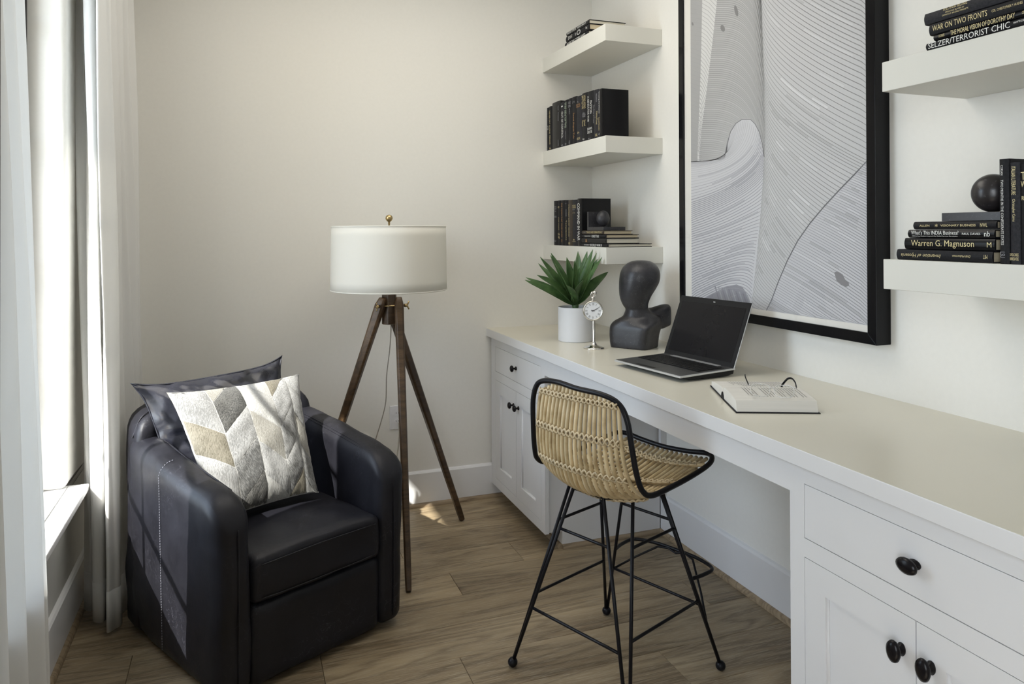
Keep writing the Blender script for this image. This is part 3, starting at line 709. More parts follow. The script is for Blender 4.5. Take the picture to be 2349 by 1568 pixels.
def arm_fn(side):
    def f(p):
        v = p.y; z = p.z
        zt2 = armtop(v); s = z/.70
        z2 = z if z < .35 else .35+(z-.35)*(zt2-.35)/.35
        if v < .10 and z > .45: z2 -= .055*((.10-v)/.10)**2*((z-.45)/.25)
        fl = .012*(z/.6)*side
        x = p.x + fl
        if 0 < v < .8: x += side*.012*math.sin(PI*v/.8)
        return (x, v, z2)
    return f
softbox((0, -.005, .012), (.118, .70, .70), .048, 18, arm_fn(-1), 0, .006, 9).build('arm', 'leather', parent=ac, smooth=True)
softbox((CW-.118, -.005, .012), (CW, .70, .70), .048, 18, arm_fn(1), 0, .006, 9).build('arm', 'leather', parent=ac, smooth=True)
softbox((.10, .004, .014), (CW-.10, .62, .275), .03, 14, None, .0, .004, 7).build('seat_rail', 'leather', parent=ac, smooth=True)
def back_fn(p):
    z = p.z; t = z/.79; x = (p.x-CW/2)
    y = p.y + .035*t**2 - .05*(1-abs(x/(CW/2))**2)*0
    zz = z - (.055*(abs(x)/(CW/2))**3.5 if z > .5 else 0)
    y -= .05*(abs(x)/(CW/2))**4
    return (CW/2+x*(1-.03*t), y, zz)
softbox((-.012, .62, .012), (CW+.012, .80, .815), .05, 20, back_fn, .0, .008, 7).build('backrest', 'leather', parent=ac, smooth=True)
softbox((.105, -.004, .272), (CW-.105, .58, .425), .028, 20, lambda p: (p.x, p.y, p.z+(.02*math.sin(PI*min(1, max(0, (p.x-.105)/(CW-.21))))*math.sin(PI*min(1, max(0, (p.y+.1)/.75))) if p.z > .34 else 0)), 0, .005, 10).build('seat_cushion', 'leather', parent=ac, smooth=True)
# seams and piping
def seam(pts, r=.0022, name='seam', mat='leather'): return MB().tube(catmull(pts, 6), r, 6).build(name, mat, parent=ac, smooth=True)
for sd in (0, 1):
    X = lambda u: u if sd == 0 else CW-u
    XS = lambda u, v: X(u-.012-.012*math.sin(PI*v/.8))
    seam([(X(.056), -.007, .05), (X(.054), -.009, .30), (X(.054), -.007, .50), (X(.056), .0, .530)], .0024)
    for du in (.094, .102):
        dz_ = .0055 if du < .1 else .0115; seam([(XS(du, v_), v_, armtop(v_)-.055*(max(0, .10-v_)/.10)**2-dz_) for v_ in (.10, .14, .25, .40, .55, .66)], .0020)
seam([(-.008, .66, .70), (.02, .66, .765), (.07, .665, .795)], .0025); seam([(.004, .655, .70), (.03, .655, .760), (.08, .66, .788)], .0025)
seam([(.132, -.005, .399), (.24, -.0065, .402), (.35, -.0065, .404), (.47, -.0065, .402), (.568, -.005, .400)], .0024)
seam([(.132, -.005, .294), (.24, -.0065, .291), (.35, -.0065, .291), (.47, -.0065, .291), (.568, -.005, .294)], .0020)
st = MB()
for i in range(70):
    z = .05+i*.0088; 
    if z > armtop(.38)-.052: break
    x = -.012*(z/.6)-.012*math.sin(PI*.38/.8)-.0035
    st.tube([(x, .38, z), (x, .38, z+.005)], .0011, 5)
for i in range(9):
    a0, a1 = PI*(1-.5*i/9), PI*(1-.5*(i+.5)/9); cx_, cz_ = .0235, armtop(.38)-.048
    st.tube([(cx_+.052*math.cos(a0), .38, cz_+.052*math.sin(a0)), (cx_+.052*math.cos(a1), .38, cz_+.052*math.sin(a1))], .0011, 5)
st.build('stitching', 'thread', parent=ac, weld=False, label='pale stitching down the outer arm', kind='stuff')

# ---- cushions
class Pillow:
    def __init__(s, c, thick, ear=.0, wr=.006, seed=0):
        s.c = c; s.th = thick; s.ear = ear; s.wr = wr; s.seed = seed
        tl, tr, br, bl = c; s.n = (tr-tl).cross(bl-tl).normalized()
        if s.n.dot(CO-(tl+br)/2) < 0: s.n = -s.n
        s.ctr = (tl+tr+br+bl)/4
    def __call__(s, u, v, side=1, lift=0.):
        tl, tr, br, bl = s.c
        a, b_ = 2*u-1, 2*v-1
        # edges pulled inward between the corners
        pin = .035
        u2 = .5+.5*a*(1-pin*(1-b_*b_)); v2 = .5+.5*b_*(1-pin*(1-a*a))
        if s.ear: 
            k = s.ear*(abs(a)*abs(b_))**8; u2 += .5*math.copysign(k, a); v2 += .5*math.copysign(k, b_)
        p = tl*(1-u2)*(1-v2)+tr*u2*(1-v2)+br*u2*v2+bl*(1-u2)*v2
        prof = (max(0, 1-abs(a)**2.4)**.62)*(max(0, 1-abs(b_)**2.4)**.62)
        w = s.wr*mn.noise(Vector((u*5+s.seed, v*5, side)))*(.3+.7*prof)
        w2 = s.wr*.6*mn.noise(Vector((u*14+s.seed, v*14, side+4)))
        return p + s.n*(side*(s.th*prof+lift)+w+w2*side)
def pillow_mesh(P, n=44):
    mb = MB(); mb.grid(lambda u, v: tuple(P(u, v, 1)), n, n); mb.grid(lambda u, v: tuple(P(1-u, v, -1)), n, n); return mb
lc = [onv(322, 889, .665), onv(636, 832, .665), onv(700, 1120, .53), onv(405, 1150, .53)]
PL = Pillow(lc, .085, .10, .016, 3)
lp = root('leather_cushion', tuple(PL.ctr), 0, 'dark leather scatter cushion leaning on the armchair back, behind the hide cushion', 'cushion')
inv = Matrix.Translation(-PL.ctr)
o = W2(pillow_mesh(PL, 50).build('cover', 'leather_pillow', parent=lp, smooth=True), inv)
W2(MB().tube([tuple(PL(u, v, 0)) for u, v in [(t, 0) for t in np.linspace(0, 1, 30)]+[(1, t) for t in np.linspace(0, 1, 30)][1:]+[(1-t, 1) for t in np.linspace(0, 1, 30)][1:]+[(0, 1-t) for t in np.linspace(0, 1, 30)][1:-1]], .0035, 6, closed=True).build('piping', 'leather_pillow', parent=lp, smooth=True), inv)
hc = [onv(388, 903, .49), onv(683, 860, .47), onv(727, 1126, .27), AM @ Vector((.125, .29, .46))]
PH = Pillow(hc, .068, .03, .007, 8)
hp = root('hide_cushion', tuple(PH.ctr), 0, 'square cowhide patchwork cushion in grey, white and tan chevrons on the armchair', 'cushion')
inv = Matrix.Translation(-PH.ctr)
W2(pillow_mesh(PH, 36).build('cover', HD['w'], parent=hp, smooth=True), inv)
cols = [-.02, .235, .475, .70, .875, 1.02]
kinds = ['ltlw', 'dgdd', 'wbbll', 'tlggtl', 'lllwd']
kinds = [['l', 'l', 't', 'l', 'w'], ['b', 'd', 'l', 'g', 'd', 'l'], ['w', 'w', 'b', 'l', 'w', 'g'], ['t', 'l', 'g', 'g', 't', 'l'], ['l', 'l', 'b', 'g', 'w', 'd']]
starts = [-.34, -.34, -.30, -.30, -.22]
for c in range(5):
    ua, ub = cols[c], cols[c+1]; up = c in (1, 3); step = .272; sl = .20
    for k_ in range(6):
        v0 = starts[c]+k_*step
        def pt(u, t, v0=v0):
            s_ = (u-ua)/(ub-ua); vv = v0+t*step+(sl*(1-s_) if up else sl*s_); return vv
        nu, nv = 9, 9; mb = MB(); idx = {}; vs = []; fs = []
        g_ = .004
        for i in range(nu):
            u = lerp(ua+g_, ub-g_, i/(nu-1)); u = min(max(u, .006), .994)
            for j in range(nv):
                v = pt(u, lerp(.012, .988, j/(nv-1))); v = min(max(v, .006), .994)
                e = .0035 if 0 < i < nu-1 and 0 < j < nv-1 else .0008
                vs.append(tuple(PH(u, v, 1, e)))
        for i in range(nu-1):
            for j in range(nv-1):
                q_ = (i*nv+j, (i+1)*nv+j, (i+1)*nv+j+1, i*nv+j+1)
                pa, pb, pc_ = Vector(vs[q_[0]]), Vector(vs[q_[1]]), Vector(vs[q_[3]])
                if (pb-pa).length > 1e-4 and (pc_-pa).length > 1e-4: fs.append(q_)
        if len(fs) < 4: continue
        used = sorted({i for f in fs for i in f}); mp_ = {a: i for i, a in enumerate(used)}
        mb.v = [vs[i] for i in used]; mb.f = [tuple(mp_[i] for i in f) for f in fs]
        W2(mb.build('hide_patch', HD[kinds[c][k_ % len(kinds[c])]], parent=hp, smooth=True, weld=False, fix=False), inv)

# ============================================================ TRIPOD LAMP
LC = Vector((-1.264, -.468, 0))
lm = root('tripod_floor_lamp', tuple(LC), 0, 'tripod floor lamp with an ivory drum shade and dark wooden legs', 'lamp')
def local(p): return Vector(p)-LC
mb = MB(); R_ = .261
mb.grid(lambda u, v: ((R_-.004*v)*math.cos(2*PI*u), (R_-.004*v)*math.sin(2*PI*u), lerp(1.178, 1.463, v)), 72, 8, cu=True)
sh = mb.build('lamp_shade', 'shade', parent=lm, smooth=True, solid=.002, fix=False)
for z, r_ in ((1.178, R_), (1.463, R_-.004)):
    MB().tube([(r_*math.cos(a), r_*math.sin(a), z) for a in np.linspace(0, 2*PI, 73)[:-1]], .0028, 6, closed=True).build('rim', 'shade', parent=sh, smooth=True)
mb = MB()
for k_ in range(3):
    a = 2*PI*k_/3+.4; mb.tube([(0, 0, 1.44), (.25*math.cos(a), .25*math.sin(a), 1.455)], .0025, 6)
mb.build('spider', 'brass', parent=lm, weld=False)
MB().lathe([(0, 1.125), (.009, 1.125), (.009, 1.30), (.016, 1.305), (.016, 1.34), (0, 1.345)], 14).build('lamp_socket', 'brass', parent=lm, smooth=True)
MB().tube([(.012, 0, 1.32), (.06, 0, 1.36), (.06, 0, 1.42), (0, 0, 1.445)], .002, 6).build('harp', 'brass', parent=lm, smooth=True)
MB().ball((0, 0, 1.36), .030, sc=(1, 1, 1.2)).build('bulb', 'ceramic', parent=lm, smooth=True)
MB().lathe([(.004, 1.44), (.004, 1.476), (.0055, 1.478), (.004, 1.484), (.011, 1.489), (.0165, 1.498), (.0155, 1.508), (.010, 1.515), (0, 1.518)], 20).build('finial', 'brass', parent=lm, smooth=True)
feet = [(-1.271, -.895), (-.863, -.269), (-1.632, -.262)]
# hub: three-sided wooden block with a cheek for each leg
hub = MB(); ds = [(Vector((f[0], f[1], 0))-LC).normalized() for f in feet]
hub.prism([(.036*math.cos(a), .036*math.sin(a)) for a in [2*PI*i/6+.2 for i in range(6)]], 2, 1.02, 1.158)
hub.build('hub', 'walnut', parent=lm, bevel=.004)
for f, d in zip(feet, ds):
    tg_ = Vector((-d.y, d.x, 0)); top = d*.018+tg_*.040+Vector((0, 0, 1.140)); bot_ = local((f[0], f[1], .004)); ax = (top-bot_).normalized(); hd_ = Vector((ax.x, ax.y, 0)).normalized(); sd = Vector((hd_.y, -hd_.x, 0)); ot_ = ax.cross(sd).normalized()
    mb = MB(); vs = []
    for t, w_, dd in ((0, .0115, .0125), (.04, .013, .014), (.80, .0185, .020), (.97, .0205, .022), (1.0, .013, .014)):
        c = bot_.lerp(top+ax*.0, t); ch = .4
        for a_, b_ in ((1, 1-ch), (1-ch, 1), (-1+ch, 1), (-1, 1-ch), (-1, -1+ch), (-1+ch, -1), (1-ch, -1), (1, -1+ch)): vs.append(tuple(c+sd*w_*a_+ot_*dd*b_))
    fs = [tuple(range(8))[::-1], tuple(range(32, 40))]+[(i*8+j, i*8+(j+1) % 8, (i+1)*8+(j+1) % 8, (i+1)*8+j) for i in range(4) for j in range(8)]
    mb.add(vs, fs); lg = mb.build('leg', 'walnut', parent=lm, bevel=.0015)
    zc = 1.105; c = top+ax*((zc-top.z)/ax.z); sd = (c.x*tg_.x+c.y*tg_.y > 0 and tg_) or -tg_; mb = MB(); mb.tube([c-sd*.070, c+sd*.036], .0035, 8)
    for sg in (1,):
        e = c+sd*sg*.036; mb.tube([e-sd*sg*.012, e+sd*sg*.004], .008, 10)
        if sg == 1:
            for wz in (-1, 1): mb.tube([e, e+Vector((0, 0, wz*.010))+sd*.006, e+Vector((0, 0, wz*.018))+sd*.010], .0035, 8, flat=(1, .5))
    mb.build('wing_bolt', 'brass', parent=lm, weld=False, smooth=True)
cp = [at(893, 700, 'y', -.44), at(897, 745, 'y', -.40), at(894, 800, 'y', -.34), at(887, 860, 'y', -.28), at(885, 920, 'y', -.22), at(876, 960, 'y', -.18), at(864, 1000, 'y', -.15), at(855, 1035, 'y', -.12), at(850, 1100, 'y', -.10), at(862, 1160, 'y', -.08)]
cp2 = [at(862, 1160, 'y', -.08), at(885, 1120, 'y', -.07), at(903, 1068, 'y', -.05), at(912, 1035, 'y', -.04), at(916, 995, 'y', -.03), at(915, 968, 'y', -.02)]
MB().tube(catmull([tuple(local(p)) for p in cp+cp2[1:]], 6), .0026, 6, flat=(1, 1.7)).build('power_cord', 'cord', parent=lm, smooth=True)

# ============================================================ RATTAN STOOL
SC_ = Vector((-.7425, -1.647, 0)); SA = math.atan2(.385, .923)
stl = root('counter_stool', tuple(SC_), SA, 'counter stool with a woven rattan seat and black metal legs', 'stool')
# local axes: x forward (to the desk), y to the sitter's left
def tb(name, pts, r, parent=stl, mat='black_metal', closed=False, per=8, n=10):
    return MB().tube(catmull(pts, per, closed), r, n, closed=closed).build(name, mat, parent=parent, smooth=True)
loop = [(-.212, -.02, .955), (-.206, -.12, .950), (-.198, -.175, .930), (-.196, -.205, .885), (-.190, -.218, .80), (-.172, -.222, .72), (-.145, -.222, .672), (-.10, -.222, .650), (0, -.222, .652), (.12, -.220, .660),
        (.215, -.216, .672), (.262, -.200, .682), (.285, -.165, .684), (.292, -.08, .672), (.296, .02, .666), (.298, .12, .672), (.292, .185, .682), (.262, .215, .682), (.18, .222, .670), (.05, .224, .655), (-.09, .222, .650),
        (-.145, .218, .672), (-.172, .205, .72), (-.192, .190, .80), (-.200, .182, .885), (-.200, .165, .935), (-.203, .13, .955), (-.210, .06, .962)]
tb('frame_tube', loop, .0086, closed=True, per=6)
def prof(s):     # cane path at lateral position s in -1..1 : list of (x, z)
    b_ = (1-s*s)
    return [(-.200-.006*b_, .952), (-.203-.010*b_, .90), (-.201-.018*b_, .84), (-.193-.026*b_, .77), (-.172-.034*b_, .705), (-.138-.036*b_, .660-.024*b_), (-.085-.025*b_, .634-.030*b_), (-.01, .630-.030*b_), (.08, .640-.028*b_), (.18, .656-.024*b_), (.278, .670-.010*b_)]
def wid(i, n): # half width along the path
    t = i/(n-1); return lerp(.157, .190, min(1, t*2.0))
NC = 20
for k_ in range(NC):
    s = -1+2*k_/(NC-1); pf = prof(s); pts = []
    for i, (x, z) in enumerate(pf):
        yy = s*wid(i, len(pf)) + (.0 if i else 0)
        zz = z
        if i == 0: zz -= .026*max(0, abs(s)-.7)/.3
        pts.append((x, yy-.020*max(0, 1-i/6), zz))
    if k_ in (0, NC-1): pts = pts[:-1]
    tb('cane', pts, .0064, mat='rattan', per=5, n=8)
def path_at(s, t):
    pf = prof(s); n = len(pf)-1; i = min(int(t*n), n-1); f = t*n-i; x = lerp(pf[i][0], pf[i+1][0], f); z = lerp(pf[i][1], pf[i+1][1], f)
    return Vector((x, s*wid(t*n, n+1)+-.020*max(0, 1-t*n/6), z))
def nrm(t):
    a, b_ = path_at(0, max(0, t-.02)), path_at(0, min(1, t+.02)); d = (b_-a).normalized(); return Vector((d.z, 0, -d.x))
# cross bindings: a support rod, and criss-cross split cane over it
for t in (.055, .235, .40, .60, .76, .92):
    nn = nrm(t); L_ = [path_at(s, t)-nn*.010 for s in (np.linspace(-1.12, 1.12, 22) if t > .1 else np.linspace(-.98, .98, 22))]
    rod = MB().tube(L_, .006, 8).build('cross_rod', 'black_metal' if t in (.055,) else 'rattan', parent=stl, smooth=True)
    for sgn in ((1, -1)):
        wv = []
        m_ = (NC-1)*8
        for i in range(m_+1):
            s = -1.0+2*i/m_; ph = i/8*PI
            dt = .014*math.cos(ph)*sgn; p = path_at(s, max(0, min(1, t+dt))); out = .0098 if nn.x <= 0 or True else 0
            wv.append(p + nn*(.0085*1 + .003*abs(math.sin(ph))))
        MB().tube(wv, .0030, 5, flat=(1, 1.3)).build('binding', 'rattan_wrap', parent=rod, smooth=True)
        if t > .5:   # wrapped on the upper side of the seat as well
            wv2 = [p - nn*.026 for p in wv]; MB().tube(wv2, .0030, 5, flat=(1, 1.3)).build('binding', 'rattan_wrap', parent=rod, smooth=True)
# legs: paired rods meeting at ball feet
HF = .241; fps = {}
def mid(a, b_, z): t = (z-a.z)/(b_.z-a.z); return a.lerp(b_, t)
top_pts = {}
for sx in (-1, 1):
    for sy in (-1, 1):
        foot = Vector((sx*HF, sy*HF, .016)); A = Vector((sx*.135, sy*.062, .612)); B = Vector((sx*.072, sy*.128, .612))
        fa = foot+Vector((0, -sy*.004, .008)); fb = foot+Vector((-sx*.004, 0, .008))
        lg = MB().tube([A, fa], .0058, 10).tube([B, fb], .0058, 10).build('leg', 'black_metal', parent=stl, smooth=True, weld=False)
        MB().ball(tuple(foot), .0165, sc=(1, 1, .95)).build('ball_foot', 'black_metal', parent=lg, smooth=True)
        top_pts[(sx, sy)] = (A, fa, B, fb)
mb = MB()
for sx in (-1, 1): 
    A1, f1_, B1, g1 = top_pts[(sx, 1)]; A2, f2_, B2, g2 = top_pts[(sx, -1)]
    for z in (.475, .205):
        tb('brace', [mid(A1, f1_, z), mid(A1, f1_, z).lerp(mid(A2, f2_, z), .5), mid(A2, f2_, z)], .0048, per=2)
for sy in (-1, 1):
    A1, f1_, B1, g1 = top_pts[(1, sy)]; A2, f2_, B2, g2 = top_pts[(-1, sy)]
    for z in (.475, .235):
        tb('brace', [mid(B1, g1, z), mid(B1, g1, z).lerp(mid(B2, g2, z), .5), mid(B2, g2, z)], .0048, per=2)
tb('seat_ring', [(.135, .062, .610), (.072, .128, .610), (-.072, .128, .610), (-.135, .062, .610), (-.135, -.062, .610), (-.072, -.128, .610), (.072, -.128, .610), (.135, -.062, .610)], .006, closed=True, per=1)
A1, f1_, *_ = top_pts[(1, 1)]; A2, f2_, *_ = top_pts[(1, -1)]; pa, pb = mid(A1, f1_, .285), mid(A2, f2_, .285)
ft = tb('footrest', [pa, pa+Vector((.06, .012, 0)), (.315, .165, .285), (.345, .09, .285), (.350, 0, .285), (.345, -.09, .285), (.315, -.165, .285), pb+Vector((.06, -.012, 0)), pb], .0062, per=6)
tb('footrest_strut', [mid(A1, f1_, .20), (.335, .075, .279), (.340, .0, .277), (.335, -.075, .279), mid(A2, f2_, .13)], .0040, per=2)

# ============================================================ BOOKS
def book(name, loc, t, h, d, lab, grp, cover='book_black', page='pages', lying=False, rz=0., titles=(), sunk=.0):
    """upright: spine faces -x, thickness t along y, height h along z, depth d along x; loc = lower corner (spine plane x, far y, z)"""
    rot = Euler((-PI/2, 0, 0)) if lying else Euler((0, 0, 0))
    if rz: rot = (Matrix.Rotation(rz, 3, 'Z') @ rot.to_matrix()).to_euler()
    g = root(name, loc, 0, lab, 'book', grp, rot=rot)
    # local box: x 0..d, y -t..0, z 0..h   (lying: -z of the page stack becomes -y, so thickness runs along z)
    b = .0028
    mb = MB()
    prof_ = [(d, -b), (.006, -b), (.003, -b), (.003, -t+b), (.006, -t+b), (d, -t+b), (d, -t), (.006, -t), (.0015, -t+.001)]
    nn = 7
    for i in range(nn):
        a = i/(nn-1); prof_.append((-.0035*math.sin(PI*a)+.0008, -t+.0015+(t-.003)*a))
    prof_ += [(.0015, -.001), (.006, 0), (d, 0)]
    mb.prism(prof_, 2, 0, h)
    mb.build('cover', cover, parent=g)
    pg = MB(); pg.box((.0032, -t+b+.0001, .004), (d-.005, -b-.0001, h-.004)); pg.build('pages', page, parent=g)
    for s_, z0, z1, y0, y1, mat, *opt in titles:
        flip = 'flip' in opt; hor = 'hor' in opt; sh_ = .3 if 'it' in opt else 0.
        # z measured from the top of the spine (0) to the foot (1); y across the spine 0 (far side) .. 1
        xx = -.0042
        if lying and not hor: y0, y1 = 1-y1, 1-y0
        ya, yb = -t*y0, -t*y1
        if hor:      # letters upright across the spine
            put_text(s_, (xx, ya, h*(1-z1)), (0, -1, 0), (0, 0, 1), abs(yb-ya), h*(z1-z0), mat, g, shear=sh_)
        elif not flip:
            # reading from top to foot, letter tops towards -y
            put_text(s_, (xx, ya, h*(1-z0)), (0, 0, -1), (0, -1, 0), h*(z1-z0), abs(yb-ya), mat, g, shear=sh_)
        else:
            put_text(s_, (xx, yb, h*(1-z1)), (0, 0, 1), (0, 1, 0), h*(z1-z0), abs(yb-ya), mat, g, shear=sh_)
    return g
def emblem(parent, t, h, z, w, mat):
    MB().box((-.0043, -t/2-w, h*(1-z)-w), (-.0040, -t/2+w, h*(1-z)+w)).build('emblem', mat, parent=parent)
def zat(px, py, X, Y):   # height of the point above (X, Y) seen at image row py
    z0, z1 = 1.0, 1.2
    def row(z): d = Vector((X, Y, z))-CO; return PPY-FPX*d.dot(CU)/d.dot(CF)
    for _ in range(12): z0 = z0+(py-row(z0))*(z1-z0)/(row(z1)-row(z0)) if abs(row(z1)-row(z0)) > 1e-9 else z0; z1 = z0+.01
    return z0
def upright_row(zs, sx, items, grp, d0):
    for i, (pa, pb, ptop, cov, lab, tt, *o) in enumerate(items):
        ya = at(pa, 500, 'x', sx).y; yb = at(pb, 500, 'x', sx).y
        h = zat(0, ptop, sx, (ya+yb)/2)-zs; d = o[0] if o else d0
        book('book', (sx, ya-.0004, zs), abs(yb-ya)-.0008, h, d, lab, grp, cover=cov, titles=tt)
X2 = lambda v: 1220+v/7.128
Y2 = lambda v: 180+v/7.128
G2 = 'upright books on the middle corner shelf'
sx = -.292
r2 = [
 (X2(250), X2(289), Y2(478), 'book_black', 'thin black book with white lettering at the left end of the upright row', [('RISE AND FALL', .08, .38, .1, .45, 'white_ink'), ('OF THE', .42, .52, .5, .9, 'white_ink'), ('K', .93, .96, .2, .7, 'grey_ink', 'hor')]),
 (X2(289), X2(338), Y2(455), 'book_black', 'black book titled NEVER EAT ALONE in pale gold, second of the upright row', [('NEVER EAT ALONE', .10, .62, .2, .55, 'gold'), ('FERRAZZI', .66, .86, .25, .6, 'gold'), ('b', .93, .97, .3, .8, 'gold', 'hor')]),
 (X2(338), X2(476), Y2(384), 'book_gloss', 'widest glossy black book, third in the upright row, with faint grey lettering', [('THE LAST', .10, .20, .76, .86, 'grey_ink'), ('TYCOON', .24, .42, .76, .86, 'grey_ink'), ('HARPER', .82, .95, .76, .84, 'grey_ink')], .17),
 (X2(476), X2(545), Y2(388), 'book_grey', 'charcoal book titled OUT OF CONTROL in bold white letters', [('OUT OF CONTROL', .21, .80, .35, .75, 'white_ink'), ('1', .08, .11, .35, .7, 'white_ink', 'hor'), ('HB', .94, .97, .3, .7, 'grey_ink', 'hor')]),
 (X2(545), X2(607), Y2(350), 'book_black', 'black book with a tall green-white title beside OUT OF CONTROL', [('THIS SIDE OF THE', .05, .60, .12, .42, 'green_ink'), ('MIRROR WORLD', .05, .60, .48, .62, 'green_ink'), ('WESTCOTT', .66, .85, .25, .45, 'grey_ink'), ('D', .93, .97, .2, .6, 'grey_ink', 'hor')]),
 (X2(607), X2(665), Y2(325), 'book_black', 'black book with short grey word lines down its spine', [('HOLLAND', .06, .12, .1, .8, 'grey_ink', 'hor'), ('EMPIRE', .14, .19, .1, .8, 'grey_ink', 'hor'), ('BUILT', .22, .34, .3, .6, 'grey_ink'), ('ITALY', .90, .97, .2, .6, 'grey_ink')]),
 (X2(665), X2(735), Y2(300), 'book_black', 'black book with a boxed copper title running down the lower spine', [('J. H.', .09, .14, .2, .8, 'grey_ink', 'hor'), ('Sweet August Tide', .34, .88, .3, .7, 'orange_ink')]),
 (X2(735), X2(825), Y2(288), 'book_grey', 'slate grey book with a small red-brown block of text near the top', [('L', .10, .13, .35, .6, 'grey_ink', 'hor'), ('ROYAL', .16, .195, .12, .85, 'orange_ink', 'hor'), ('PURSUIT', .205, .24, .12, .85, 'orange_ink', 'hor'), ('JL', .76, .80, .3, .7, 'gold', 'hor'), ('GROVE', .88, .93, .2, .8, 'gold', 'hor')]),
 (X2(825), X2(912), Y2(238), 'book_black', 'black book with a gold two-line title, left of the PATTON book', [('BATTLE FOR', .05, .32, .12, .45, 'gold'), ('HONG KONG', .05, .32, .52, .85, 'gold'), ('A HISTORY', .40, .50, .2, .8, 'grey_ink'), ('Samuel', .56, .68, .55, .85, 'gold'), ('Morrow', .56, .68, .15, .45, 'gold'), ('b', .93, .96, .3, .6, 'white_ink', 'hor')]),
 (X2(912), X2(1012), Y2(210), 'book_black', 'black book titled PATTON, A GENIUS FOR WAR in white', [('PATTON', .20, .46, .55, .90, 'white_ink'), ('A GENIUS FOR WAR', .09, .62, .16, .40, 'white_ink'), ('DAVIS', .74, .79, .15, .9, 'white_ink', 'hor'), ('DESTE', .81, .86, .15, .9, 'white_ink', 'hor'), ('H', .95, .98, .3, .6, 'grey_ink', 'hor')]),
 (X2(1012), X2(1100), Y2(184), 'book_grey', 'black-grey book with a gold and grey title, second from the right of the row', [('The Price of Power', .30, .68, .12, .35, 'grey_ink'), ('Making Money', .45, .72, .60, .92, 'gold'), ('FREDERICK', .09, .26, .62, .85, 'grey_ink'), ('NAL', .90, .96, .5, .9, 'gold', 'hor')]),
 (X2(1100), X2(1157), Y2(170), 'book_gloss', 'tall black book at the right end of the row, front cover facing the desk', [('Crossing the Distance', .05, .50, .15, .50, 'white_ink'), ('Ronald Benedict', .58, .85, .15, .45, 'gold'), ('O', .91, .95, .1, .6, 'grey_ink', 'hor')]),
]
upright_row(ZT[1], sx, r2, G2, .142)
X3 = lambda v: 1220+v/7.34
Y3 = lambda v: 430+v/7.34
G3 = 'upright books on the lowest corner shelf'
sx3 = -.285
r3 = [
 (X3(370), X3(440), Y3(224), 'book_black', 'black book with stacked white word blocks, first on the lowest corner shelf', [('THE', .12, .15, .15, .8, 'grey_ink', 'hor'), ('LAW', .16, .20, .15, .8, 'grey_ink', 'hor'), ('ON', .22, .25, .2, .7, 'grey_ink', 'hor'), ('WEB', .34, .38, .2, .8, 'grey_ink', 'hor'), ('O', .88, .92, .25, .7, 'grey_ink', 'hor')]),
 (X3(440), X3(490), Y3(216), 'book_black', 'black book with gold author line and THE ZIP title low on the spine', [('e', .13, .17, .2, .7, 'gold', 'hor'), ('JOHN HIGGINS', .37, .66, .3, .6, 'gold'), ('ZIP', .72, .86, .25, .75, 'gold')]),
 (X3(490), X3(562), Y3(212), 'book_black', 'black book with one tall copper-coloured title, third on the lowest corner shelf', [('THE TOWN THAT FOOD SAVED', .06, .82, .2, .5, 'orange_ink'), ('AN', .86, .92, .2, .5, 'orange_ink')]),
 (X3(562), X3(613), Y3(211), 'book_black', 'black book with yellow-gold title low on its spine beside a grey one', [('T', .07, .09, .2, .7, 'grey_ink', 'hor'), ('WORD', .20, .36, .3, .7, 'grey_ink'), ('Temptations', .44, .88, .25, .75, 'gold')]),
 (X3(613), X3(682), Y3(208), 'book_brown', 'dark brown-black book with a thin gold line of text', [('STRATEGIC SURVEY GEORGE', .10, .80, .2, .42, 'gold'), ('III', .92, .97, .2, .6, 'gold', 'hor')]),
 (X3(682), X3(766), Y3(205), 'book_grey', 'slate book with a small gold block near the head, left of COMMAND IN WAR', [('WORLD', .11, .145, .12, .85, 'gold', 'hor'), ('ORDER', .15, .185, .12, .85, 'gold', 'hor'), ('BY', .20, .225, .2, .7, 'grey_ink', 'hor'), ('J. L.', .26, .30, .2, .7, 'gold', 'hor'), ('B', .85, .88, .3, .6, 'gold', 'hor'), ('FREE', .895, .91, .15, .8, 'gold', 'hor')]),
 (X3(766), X3(838), Y3(184), 'book_gloss', 'tall black book titled I COMMAND IN WAR in block letters', [('COMMAND IN WAR', .10, .88, .15, .75, 'white_ink')]),
]
upright_row(ZT[2], sx3, r3, G3, .165)

